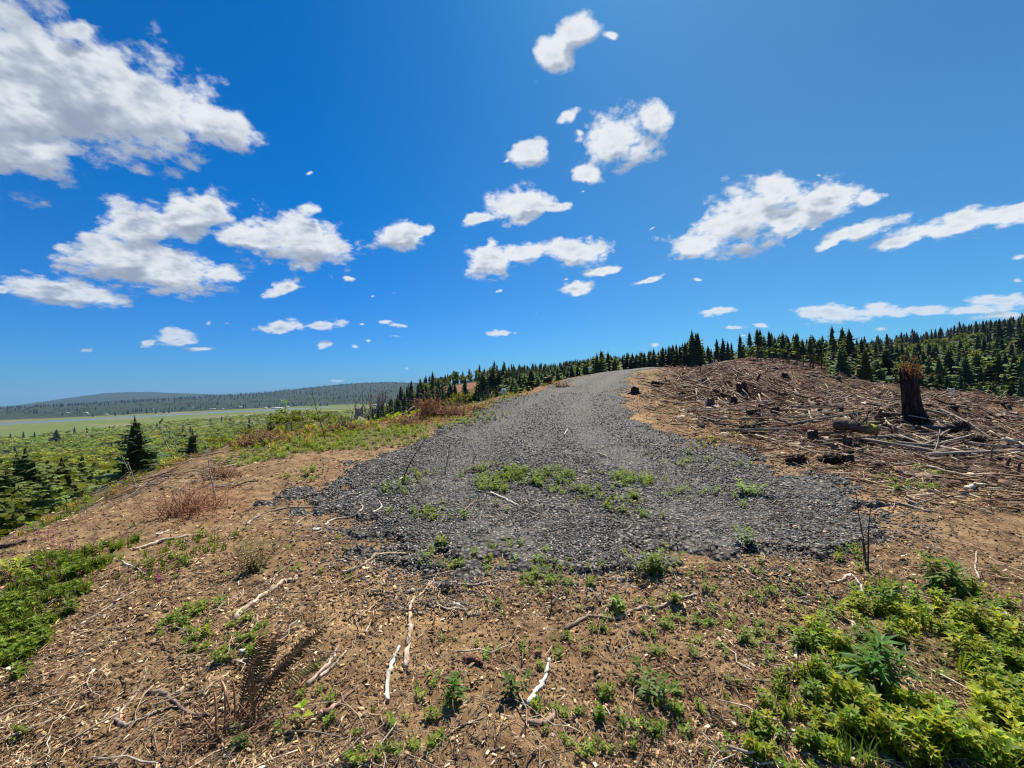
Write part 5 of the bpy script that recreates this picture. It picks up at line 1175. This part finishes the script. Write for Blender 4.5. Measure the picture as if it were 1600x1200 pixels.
def snag(u0, v0, u1, v1, rpx, label, tint=(.10, .065, .05)):
    b = gpt(u0, v0); t = at_depth(u1, v1, b[1]); c = curve([b - [0, 0, .1], (b * .5 + t * .5) + [.01, 0, 0], t], 4); V, F_ = tube(c - b, rpx / F * b[1] * np.linspace(1.2, .75, len(c)), 9, int(u0), .2)
    o = link_mesh('broken_stem', V, F_, M_wood, None, np.array(tint) * np.random.default_rng(int(u0)).uniform(.7, 1.3, len(V))[:, None], False); o.location = b; tag(o, label, 'snag')
snag(1566, 739, 1578, 715, 2.2, 'leaning broken stem at the right edge, left of two'); snag(1586, 747, 1594, 722, 2, 'leaning broken stem at the right edge, right of two'); snag(1545, 727, 1551, 698, 1.1, 'thin upright broken stem left of the two leaning stems', (.22, .15, .12))
snag(1180, 596, 1188, 584, 1.8, 'short broken stem sticking up on the brow', (.05, .04, .035)); snag(1147, 612, 1145, 605, 1.8, 'bright splinter standing by the broad dark stump', (.6, .54, .45)); snag(1104, 634, 1102, 625, 1.8, 'bright splinter standing beside the split stump', (.6, .54, .45))
def rootwad(u, v, wpx, hpx, label, tint=(.030, .020, .016), seed=1):
    p = gpt(u, v); k = p[1] / F; g = np.random.default_rng(seed); root = empty('rootwad', p)
    V = IV.copy(); F_ = IF
    for _ in range(3):
        mids = {}; nf = []; V = list(V)
        def md(a, b):
            q_ = (min(a, b), max(a, b))
            if q_ not in mids: m = np.array(V[a]) + np.array(V[b]); mids[q_] = len(V); V.append(m / np.linalg.norm(m))
            return mids[q_]
        for a, b, c in F_: x1, x2, x3 = md(a, b), md(b, c), md(c, a); nf += [(a, x1, x3), (b, x2, x1), (c, x3, x2), (x1, x2, x3)]
        F_ = np.array(nf); V = np.array(V)
    V = V * (1 + .9 * fbm(V[:, 0] * 2 + seed, V[:, 1] * 2 + V[:, 2] * 1.7, 3, seed) + .8 * fbm(V[:, 0] * 7 + seed, V[:, 1] * 7 + V[:, 2] * 6, 3, seed + 5) + g.uniform(-.16, .16, len(V)))[:, None] * np.array([wpx * .42 * k, wpx * .25 * k, hpx * .55 * k]) + [0, 0, hpx * .5 * k]
    link_mesh('soil_lump', V, F_, M_clod, root, np.array(tint) * g.lognormal(0.1, .8, len(V))[:, None])
    for q_ in range(16):
        a = g.random() * 6.28; L = wpx * k * g.uniform(.2, .55); s_ = np.array([math.cos(a) * wpx * .2 * k, math.sin(a) * wpx * .2 * k, hpx * g.uniform(.2, .7) * k]); e = s_ + np.array([math.cos(a) * L, math.sin(a) * L * .6, g.uniform(-.2, .9) * L])
        c_ = curve([s_, (s_ + e) / 2 + g.normal(0, L * .12, 3), e], 4); V2, F2 = tube(c_, wpx * k * np.linspace(.035, .010, len(c_)), 5, q_); link_mesh('root', V2, F2, M_wood, root, np.array((.14, .10, .08)) * g.uniform(.5, 1.4) * np.ones((len(V2), 3)))
    tag(root, label, 'rootwad')
for k, (u, v, w, h_, lab) in enumerate([(1500,678,34,18,'large black upturned rootwad right of the charred stump'),(1523,696,24,16,'dark rootwad below the large one at right'),(1300,724,30,12,'long low rootwad in front of the slash'),(1246,723,28,10,'low dark rootwad nearest the road side of the slash'),
   (1172,676,30,10,'dark heap of roots at the rotten log'),(1470,690,26,8,'low dark root heap left of the dark rootwad'),(1345,705,22,12,'dark root heap at the right end of the mossy log'),(1440,672,20,9,'dark heap at the foot of the charred stump'),(1178,648,20,9,'dark root heap on the upper slope')]): rootwad(u, v, w, h_, lab, seed=k + 3)
# mossy log
b = gpt(1308, 682); e = gpt(1371, 694); rr_m = 8.5 / F * b[1]; ts_ = np.linspace(0, 1, 20)[:, None]; ln_ = b + (e - b) * ts_; up_ = float(np.percentile(RH(ln_[:, 0], ln_[:, 1]) - ln_[:, 2], 85)); b[2] += rr_m * 1.1 + max(up_, 0) + .14; e[2] += rr_m * 1.0 + max(up_, 0) + .14; c = curve([b, b * .66 + e * .34 + [0, 0, .03], b * .34 + e * .66 + [0, 0, .02], e], 8)
V, F_ = tube(c - b, rr_m * (1.1 - .25 * np.linspace(0, 1, len(c))) * (1 + .06 * np.sin(np.arange(len(c)) * 1.3)), 16, 3, .12)
mossw = smooth(fbm(V[:, 0] / .12, V[:, 1] / .12 + V[:, 2] / .12, 3, 8) * 2.2 + .75) * smooth((V[:, 0] - (e - b)[0] * .32) / .12); V = V + np.random.default_rng(8).normal(0, .02, V.shape) * rr_m * 2
col = np.array((.12, .085, .065)) * np.random.default_rng(9).uniform(.4, 1.4, len(V))[:, None] * (1 - mossw[:, None]) + np.array((.36, .31, .05)) * mossw[:, None]
ml = empty('mossy_log', b); link_mesh('trunk', V, F_, M_wood, ml, col, False)
A = Acc(); g = np.random.default_rng(5)
for k in range(6):
    j_ = g.integers(3, len(c) - 3); a = g.uniform(.3, 2.8); s_ = c[j_] - b; V2, F2 = tube([s_, s_ + np.array([.05, -math.cos(a) * .2, math.sin(a) * .22 + rr_m])], [.02, .008], 5, k); A.add(V2, F2, (.12, .09, .07))
A.build('broken_limb', M_wood, ml); tag(ml, 'thick fallen log with yellow green moss at its right end', 'log')

# ---------------------------------------------------------------- marker boards on the road shoulder
def marker(u, v, tops, label, name):
    p = gpt(u, v); k = p[1] / F; root = empty(name, p)
    for i_, (u0, v0, u1, v1) in enumerate(tops):
        a = at_depth(u0, v1, p[1]) - p; b_ = at_depth(u1, v0, p[1]) - p; ln = .03 * (b_[2] - a[2]); t_ = .012
        V = np.array([(a[0] + q_ * ln, y_, a[2]) for q_, y_ in ((0, -t_), (0, t_))] + [(b_[0], y_, a[2]) for y_ in (-t_, t_)] + [(a[0] - ln * 2, y_, b_[2]) for y_ in (-t_, t_)] + [(b_[0] - ln * 2, y_, b_[2]) for y_ in (-t_, t_)])
        link_mesh('board', V + [0, -.03, 0], np.array([[0, 2, 6, 4], [1, 5, 7, 3], [0, 4, 5, 1], [2, 3, 7, 6], [4, 6, 7, 5], [0, 1, 3, 2]]), M_paint, root, np.array((.72, .74, .76)) * np.ones((8, 3)))
    tp = at_depth((tops[0][0] + tops[-1][2]) / 2, tops[0][1] + 1, p[1]) - p; V, F_ = tube([(0, 0, -.1), tp], [.012, .012], 6, 1, 0); link_mesh('post', V, F_, M_paint, root, np.array((.25, .22, .2)) * np.ones((len(V), 3)))
    tag(root, label, 'marker')
marker(789, 623, [(784, 607.5, 786.6, 617), (787.4, 607, 790.6, 617)], 'pair of narrow white marker boards on a short post at the left road shoulder', 'road_marker')
marker(922, 584, [(920, 573.8, 924, 578.5)], 'single small white marker board on a thin post near the road crest', 'road_marker')

# ---------------------------------------------------------------- dead fern in the foreground
def frond(b, t, w, tint, g, sag=.12, npin=30):
    A = Acc(); b, t = np.array(b, float), np.array(t, float); L = np.linalg.norm(t - b); mid = (b + t) / 2 + [0, 0, sag * L]; c = curve([b, mid, t], 8); V, F_ = tube(c, np.linspace(.0035, .001, len(c)), 4, 1); A.add(V, F_, np.array(tint) * 1.8)
    T_ = (t - b) / L; sd = np.cross(T_, [0, 0, 1]); sd /= np.linalg.norm(sd); VV = []; FF = []
    for k in range(npin):
        s_ = .22 + .78 * k / npin; i_ = min(int(s_ * (len(c) - 1)), len(c) - 2); fr = s_ * (len(c) - 1) - i_; p = c[i_] * (1 - fr) + c[i_ + 1] * fr; l = w * math.sin(math.pi * min(1, (s_ - .12) / .95)) ** .6 * g.uniform(.8, 1.15) + .004
        for q_ in (-1, 1):
            d = sd * q_ * .85 + T_ * .42 + np.array([0, 0, g.uniform(-.55, -.05)]); e_ = p + d * l; wd = T_ * L / npin * .22; i0 = len(VV); VV += [p - wd, p + wd, p + d * l * .6 + wd * .8 + [0, 0, .002], e_, p + d * l * .6 - wd * .8]; FF += [(i0, i0 + 1, i0 + 2), (i0, i0 + 2, i0 + 4), (i0 + 4, i0 + 2, i0 + 3)]
    A.add(np.array(VV), np.array(FF), np.array(tint) * g.uniform(.6, 1.5, (len(VV), 1))); return A
fb = gpt(366, 1138); fern = empty('dead_fern', fb); g = np.random.default_rng(9)
for k, (u, v, dy, w) in enumerate([(470,1015,.10,.055),(440,985,.22,.05),(411,996,.10,.055),(430,1006,.12,.05),(484,992,.16,.062),(507,978,.20,.055),(514,1022,.12,.055),(450,1030,.05,.05),(390,1040,.0,.04)]):
    s0 = np.array([g.normal(0, .025), g.normal(0, .02), .01]); t = at_depth(u, v, fb[1] + dy * 1.9) - fb
    frond(s0 + [k * .012, 0, 0], t, w, (.060, .042, .026) if k != 6 else (.10, .09, .04), g, .10, 27).build('frond', M_dryleaf, fern)
for k, (u, v, u1, v1) in enumerate([(337,1142,335,1082),(350,1142,351,1078),(366,1128,365,1068),(368,1140,308,1166),(341,1158,318,1122),(360,1120,345,1062)]):
    b_ = gpt(u, v) - fb; t = at_depth(u1, v1, b_[1] + fb[1] + .01) - fb; V, F_ = tube(curve([b_, (b_ + t) / 2 + [.004, 0, 0], t], 3), np.full(7, .0042), 5, k, .1); link_mesh('stalk', V, F_, M_wood, fern, np.array((.33, .17, .10)) * np.ones((len(V), 3)), True)
A = Acc()
for k in range(70):
    s0 = np.array([g.normal(0, .10), g.normal(0, .05), .02]); e_ = s0 + [g.normal(0, .09), g.normal(0, .06), g.uniform(-.01, .09)]; V, F_ = tube(curve([s0, (s0 + e_) / 2 + g.normal(0, .02, 3), e_], 2), np.linspace(.003, .0012, 5), 3, k); A.add(V, F_, np.array((.24, .14, .09)) * g.uniform(.4, 1.5))
A.build('dry_stubble', M_wood, fern); tag(fern, 'dark withered fern with upright fronds and bare stalks in the left foreground', 'fern')

# ---------------------------------------------------------------- dead brush and stalks
def brush(u, v, wpx, hpx, label, tint=(.27, .145, .085), n=60, seed=1, name='dead_brush', leafy=.5, cat='dead brush', lean=0.0, base=None):
    p = gpt(u, v) if base is None else np.array(base, float); k = p[1] / F; g = np.random.default_rng(seed); A = Acc(); B = Acc(); root = empty(name, p)
    for i_ in range(n):
        s0 = np.array([g.normal(0, wpx * .22 * k), g.normal(0, wpx * .18 * k), -.01]); hh = hpx * k * g.uniform(.25, 1.0) * (1 if i_ % 3 == 0 else .6); a = g.random() * 6.28; out_ = g.uniform(.1, 1.3) * wpx * .42 * k
        e_ = s0 + [math.cos(a) * out_ + lean * hh, math.sin(a) * out_ * .7, hh]; m_i = s0 * .45 + e_ * .55 + [g.normal(0, .12) * hh, g.normal(0, .1) * hh, hh * g.uniform(.1, .45)]; c_ = curve([s0, m_i, e_], 3); r_ = max(.0016, .00052 * p[1]) * g.uniform(.6, 1.6)
        V, F_ = tube(c_, r_ * np.linspace(1.3, .5, len(c_)), 3, i_); A.add(V, F_, np.array(tint) * g.uniform(.5, 1.7))
        if g.random() < leafy:
            for q_ in range(5):
                pp = c_[g.integers(2, len(c_))]; d = g.normal(size=3); L = hpx * k * g.uniform(.04, .10); vv, ff = leaf(pp, d, L, L * .4, np.array([0, 0, 1.]), .3, .4); B.add(vv, np.array(ff), np.array(tint) * g.uniform(.4, 1.5))
    A.build('stalks', M_wood, root)
    if B.V: B.build('withered_leaves', M_dryleaf, root)
    tag(root, label, cat)
for k, (u, v, w, h_, lab, tn, n) in enumerate([
 (300,800,110,48,'reddish dead bracken heap on the left bank below the tall dry stalk',(.26,.12,.075),110),(405,694,70,34,'brown dead brush at the lip of the left bank, behind the green patch',(.30,.18,.10),100),(445,676,60,36,'tangle of tan brush under the thin seedling',(.30,.20,.12),90),
 (588,655,44,46,'dark brown bush of dead stems beside the grey stump',(.16,.075,.05),70),(640,664,50,16,'low heap of brown bracken left of the upright reddish brush',(.27,.14,.085),90),(672,648,46,44,'upright reddish dead brush on the left bank, tallest in the middle',(.33,.16,.09),70),
 (705,648,60,26,'low brown bracken between the reddish brush and the road',(.30,.16,.10),80),(540,672,50,24,'brown bracken in front of the grey stump',(.25,.14,.09),60),(745,640,50,12,'thin brown grass at the left road shoulder',(.38,.26,.13),50),
 (480,672,60,34,'dry twiggy brush behind the left green patch',(.30,.19,.11),70),(350,745,60,26,'dead ferns on the slope right of the tall dry stalk',(.24,.13,.085),60),(230,720,60,18,'small dead brush at the left rim below the young conifer',(.24,.12,.09),50),
 (880,606,30,10,'low dry grass tuft on the upper road',(.34,.22,.12),30),(1185,700,40,9,'reddish scrap of dead bracken at the slash edge',(.26,.14,.09),40),(1435,722,50,14,'reddish brown bracken left of the long white chunk',(.33,.17,.11),70),(1275,672,50,14,'brown dead bracken by the split stump',(.25,.14,.09),60)]):
    brush(u, v, w, h_, lab, tuple(np.array(tn) * (1.15, 1.2, 1.15)), int(n * 1.8), 600 + k)
brush(0, 0, 26, 38, 'rust coloured dead little conifer sprouting from the top of the charred stump', (.27, .14, .055), 90, 650, 'dead_shrub', 1.0, 'shrub', .05, DEADTOP)
def stems(label, base, tips, tint=(.10, .075, .065), rpx=1.3, leaves=0, ltint=(.15, .24, .03), name='bare_sapling', cat='sapling', leafpx=6, twigs=3):
    p = gpt(*base); k = p[1] / F; g = np.random.default_rng(int(base[0])); root = empty(name, p); rpx *= .7
    for j_, tp in enumerate(tips):
        pl = [at_depth(u, v, p[1] + .02 * j_) - p for u, v in tp]; b_ = np.array([(j_ - (len(tips) - 1) / 2) * 2.5 * k, 0, -.02]); c_ = curve([b_] + pl, 5, .0)
        V, F_ = tube(c_, rpx * k * np.linspace(1.2, .4, len(c_)), 6, j_, .1); link_mesh('stem', V, F_, M_wood, root, np.array(tint) * g.uniform(.8, 1.2) * np.ones((len(V), 3)), True)
        L_ = np.linalg.norm(c_[-1] - c_[0])
        for q_ in range(twigs):
            i_ = g.integers(len(c_) // 3, len(c_) - 1); a = g.normal(0, .9) + (math.pi if g.random() < .5 else 0); e_ = c_[i_] + np.array([math.cos(a), .4 * math.sin(a), g.uniform(.3, 1.0)]) * L_ * g.uniform(.08, .2)
            V, F_ = tube([c_[i_], (c_[i_] + e_) / 2, e_], [rpx * k * .5, rpx * k * .4, rpx * k * .2], 4, q_); link_mesh('twig', V, F_, M_wood, root, np.array(tint) * np.ones((len(V), 3)))
        if leaves:
            B = Acc()
            for q_ in range(leaves):
                i_ = g.integers(len(c_) // 2, len(c_)); d = g.normal(size=3) * [1, 1, .6] + [0, 0, .2]; L = leafpx * k * g.uniform(.6, 1.3); vv, ff = leaf(c_[i_] + g.normal(0, leafpx * k * .5, 3), d, L, L * .5, np.array([0, 0, 1.]), .2, .2); B.add(vv, np.array(ff), np.array(ltint) * g.uniform(.6, 1.4))
            B.build('leaves', M_leaf, root)
    tag(root, label, cat)
stems('group of thin dark bare stems standing at the right tip of the gravel', (1356, 892), [[(1350,850),(1342,805),(1337,768)], [(1357,850),(1358,815),(1363,780)], [(1351,870),(1348,850),(1344,838)]], (.09, .06, .055), 1.5)
stems('dark bare sapling leaning right on the left half of the gravel', (627, 758), [[(640,725),(655,700),(668,680)]], (.10, .07, .055), 1.4)
stems('short dark sapling right of the leaning one on the gravel', (695, 742), [[(699,720),(702,700),(703,690)]], (.14, .10, .08), .9)
stems('thin pale twig sapling on the gravel, right of the green strip', (738, 725), [[(742,716),(745,708)]], (.12, .09, .07), .8, twigs=1)
stems('tall straight dry stalk on the left bank', (337, 782), [[(333,760),(327,732),(324,701)], [(335,765),(334,752)]], (.50, .40, .30), 1.5, name='dry_stalk', cat='stalk')
stems('thin seedling with fine pale sprays, tallest on the left bank', (509, 690), [[(504,670),(496,645),(488,612)]], (.09, .07, .05), 1.1, 26, (.17, .20, .05), 'seedling', 'sapling', 5, 8)
stems('pair of pale leaning stems behind the left bank with leaves at the tips', (272, 715), [[(262,698),(254,680),(248,655)], [(276,700),(268,685),(262,672)]], (.40, .34, .26), 1.3, 14, (.10, .16, .03), 'willow_shoot', 'sapling', 7)
stems('pale curved shoot at the rim, left of the young conifer', (128, 778), [[(122,762),(114,750),(115,740)]], (.42, .36, .28), 1.1, 4, (.2, .26, .05), 'willow_shoot', 'sapling', 5)
stems('short pale shoot at the rim, right of the curved one', (150, 752), [[(152,744),(154,738)]], (.45, .36, .28), 1.2, 3, (.2, .26, .05), 'willow_shoot', 'sapling', 5)
stems('thin slanting pale shoot below the young conifer', (212, 764), [[(204,742),(190,712)], [(208,745),(200,722)]], (.42, .35, .26), .9, 6, (.18, .24, .05), 'willow_shoot', 'sapling', 5)
stems('pale shoot at the far left rim beside a tree trunk', (10, 836), [[(9,800),(6,770),(5,748)]], (.40, .34, .26), 1.1, 5, (.18, .24, .05), 'willow_shoot', 'sapling', 6)
stems('leafy shoot with bright leaves above the left bank', (450, 668), [[(448,650),(446,634),(447,626)]], (.2, .22, .08), .8, 22, (.19, .30, .03), 'leafy_shoot', 'sapling', 6)
stems('slim shoot right of the seedling, before the grey stump', (548, 670), [[(552,640),(568,612)]], (.30, .18, .14), .7, 0, name='dry_stalk', cat='stalk')
stems('thin dark sapling standing in the soil left of the middle weeds', (862, 950), [[(861,925),(860,905)]], (.09, .07, .05), 1.2, 10, (.14, .22, .03), 'seedling', 'sapling', 6)
stems('thin upright stem standing on the right part of the gravel', (1047, 868), [[(1045,840),(1042,818)]], (.14, .11, .08), .9, 0, twigs=1)

# ---------------------------------------------------------------- plants one can point at
def plant(u, v, hpx, label, kw, name='leafy_plant', wide=1.0, cat='plant'):
    p = gpt(u, v); h_ = hpx / F * p[1]; V, F_, C = weed_mesh(**kw); root = link_mesh(name, V * [h_ * wide, h_ * wide, h_], F_, M_leaf, None, C); root.location = p; return tag(root, label, cat)
plant(1345, 1085, 78, 'largest deep green leafy plant with long narrow leaves at the edge of the right patch', dict(seed=701, tiers=9, leafL=.50, stems=4, whorl=3, lw=.20, tint=(.075, .17, .022), spread=.35), wide=1.25)
plant(1487, 920, 42, 'fan-leaved bushy plant on bare soil at right', dict(seed=702, tiers=5, leafL=.75, stems=5, whorl=4, lw=.2, tint=(.12, .19, .03), spread=.5), wide=1.1)
plant(1020, 896, 34, 'fine leaved bush at the lower edge of the gravel', dict(seed=703, tiers=6, leafL=.45, stems=8, whorl=4, lw=.25, tint=(.15, .21, .03), spread=.9), wide=1.1)
plant(1167, 857, 24, 'small dark-stemmed plant at the lower right edge of the gravel', dict(seed=704, tiers=4, leafL=.6, stems=3, whorl=3, lw=.4, tint=(.13, .21, .03), spread=.5))
plant(710, 1100, 40, 'upright narrow-leaved plant casting a shadow in the middle foreground', dict(seed=705, tiers=6, leafL=.6, stems=3, whorl=3, lw=.22, tint=(.10, .20, .03), spread=.3))
plant(470, 1130, 28, 'two bright round leaves sprouting beside the dead fern', dict(seed=706, tiers=2, leafL=.8, stems=1, whorl=2, lw=.75, tint=(.22, .33, .03)))
plant(436, 1148, 18, 'little five-leaved sprout below the dead fern', dict(seed=707, tiers=2, leafL=.9, stems=1, whorl=4, lw=.4, tint=(.12, .20, .04)))
plant(382, 1162, 24, 'small feathery plant at the foot of the dead fern', dict(seed=708, tiers=4, leafL=.6, stems=3, whorl=4, lw=.3, tint=(.10, .17, .04), spread=.5))
plant(1015, 1090, 40, 'bushy green weed in the right middle foreground', dict(seed=709, tiers=5, leafL=.5, stems=5, whorl=3, lw=.35, tint=(.10, .17, .03), spread=.7))
plant(405, 890, 44, 'feathery olive plant on the soil left of centre', dict(seed=710, tiers=8, leafL=.4, stems=7, whorl=4, lw=.12, tint=(.12, .13, .04), spread=.7))
plant(800, 1085, 34, 'dark green weed in the centre foreground, left of the white peeling stick', dict(seed=711, tiers=5, leafL=.5, stems=3, whorl=3, lw=.4, tint=(.09, .16, .03), spread=.5))
plant(965, 962, 22, 'round-leaved weed by the crooked branch', dict(seed=712, tiers=3, leafL=.8, stems=2, whorl=3, lw=.6, tint=(.18, .29, .04)))
plant(1170, 777, 18, 'bright green tuft on the right half of the gravel', dict(seed=713, tiers=4, leafL=.6, stems=4, whorl=4, lw=.4, tint=(.17, .27, .03), spread=.8), wide=1.3)
plant(35, 905, 40, 'yellow green fern frond clump at the left edge', dict(seed=714, tiers=7, leafL=.5, stems=4, whorl=2, lw=.3, tint=(.26, .32, .05), spread=.6))
plant(1385, 960, 40, 'tall leafy weed behind the largest deep green plant', dict(seed=715, tiers=6, leafL=.45, stems=3, whorl=3, lw=.4, tint=(.15, .24, .02), spread=.4))

# ---------------------------------------------------------------- shrubs and trees at the rim of the bank
def rim_tree(kind, u, vtop, y, label, cat='tree', wide=1.0, group=None):
    x = (u - 800) / F * y * 1.0; z = float(H(x, y, False)); top = at_depth(u, vtop, y)
    return place_tree(kind, top[0], y, max(.5, top[2] - z), label, group, cat, wide)
PROTO['young'] = proto('young_conifer', conifer_mesh(81, whorls=30, per=10, r0_=.27, sprays=5, droop=.12, bare=.03, tint=(.075, .115, .05)), trunk_mesh(1, .014, 81), M_needle)
PROTO['tall'] = proto('tall_conifer', conifer_mesh(82, whorls=38, per=9, r0_=.20, sprays=5, droop=.3, bare=.12, tint=(.12, .15, .045)), trunk_mesh(1, .011, 82, (.30, .25, .19)), M_needle)
rim_tree('young', 215, 645, 17, 'young dark conifer poking above the left bank', 'conifer', 1.1)
rim_tree('young', 300, 666, 20, 'smaller young conifer right of the pale stems behind the bank', 'conifer', 1.0)
rim_tree('young', 391, 646, 34, 'little conifer farther down, at the right of the valley view', 'conifer', 1.0)
rim_tree('young', 422, 640, 36, 'dark little conifer among brown brush at the bank', 'conifer', .9)
for k, (u, v, y_, w) in enumerate([(40,690,27,1.3),(95,705,30,1.4),(130,700,36,1.3),(8,722,24,1.2),(165,722,33,1.4),(70,735,22,1.2),(120,745,25,1.3),(190,735,30,1.2)]):
    rim_tree('tall', u, v, y_, ['tall shaggy conifer on the slope at the far left, second from the edge','shaggy olive conifer on the left slope, third from the edge','tall conifer behind the others on the left slope','leftmost shaggy conifer cut by the frame edge','olive conifer just left of the young dark conifer','lower conifer in front on the far left slope','low conifer at the rim in front of the olive ones','small conifer under the young dark conifer'][k], 'conifer', w)
PROTO['leafy'] = proto('alder', blobby_mesh(84, lobes=16, leaves=4200, size=.026, tint=(.13, .165, .03)), limbs_mesh(84, .012), M_broad)
g = np.random.default_rng(90)
for k in range(26):
    u = g.uniform(-60, 235); y_ = g.uniform(24, 60); v = 716 + g.normal(0, 12) + (12 if u > 150 else 0) - (y_ - 30) * .4
    if k % 2 == 1: rim_tree('leafy', u, v + 8, y_, 'pale green leafy tree among the shaggy conifers on the far left slope', 'alder', 1.5, 'leafy trees on the far left slope')
    else: rim_tree('tall', u, v, y_, 'shaggy conifer in the crowd of trees on the far left slope', 'conifer', 1.5, 'shaggy conifers on the far left slope')
PROTO['bush'] = proto('green_shrub', blobby_mesh(83, lobes=14, leaves=1500, size=.055, tint=(.14, .17, .025), spread=.5), limbs_mesh(83, .014), M_leaf)
for u, v, y_, w, lab in [(455,634,13.5,1.6,'yellow green bush behind the leafy shoot on the bank'),(505,640,15,1.6,'yellow green bush around the thin seedling'),(385,664,14,1.5,'low green bush at the bank left of the brown brush'),(345,690,13,1.5,'small green bush at the rim near the dead ferns'),
    (600,617,42,1.3,'orange and green bush beyond the dark brown bush'),(650,628,36,1.4,'green bush beyond the reddish brush'),(735,622,34,1.8,'dense green bush below the left road shoulder'),(690,626,40,1.6,'olive bush between the reddish brush and the marker boards')]:
    rim_tree('bush', u, v, y_, lab, 'bush', w)
# prototypes that were never placed
for k, r_ in PROTO.items():
    if k not in _used:
        for ch in list(r_.children): bpy.data.objects.remove(ch)
        bpy.data.objects.remove(r_)
HAZE = 3.5e-5
# ---------------------------------------------------------------- air
m_h = bpy.data.materials.new('air_haze'); m_h.use_nodes = True; t_ = m_h.node_tree; t_.nodes.clear(); T = NT(t_)
vol = T.node('ShaderNodeVolumePrincipled'); vol.inputs['Color'].default_value = (0.34, 0.60, 1.0, 1); vol.inputs['Density'].default_value = HAZE
vol.inputs['Anisotropy'].default_value = 0.0
o_ = T.node('ShaderNodeOutputMaterial'); T.l.new(vol.outputs[0], o_.inputs['Volume'])
x0, x1, y0, y1, z0, z1 = -17000, 17000, -17000, 17000, -112, 330
hv = np.array([[x, y, z] for z in (z0, z1) for y in (y0, y1) for x in (x0, x1)], float)
hf = np.array([[0, 2, 3, 1], [4, 5, 7, 6], [0, 1, 5, 4], [2, 6, 7, 3], [0, 4, 6, 2], [1, 3, 7, 5]])
hz = link_mesh('haze', hv, hf, m_h); tag(hz, kind='stuff')
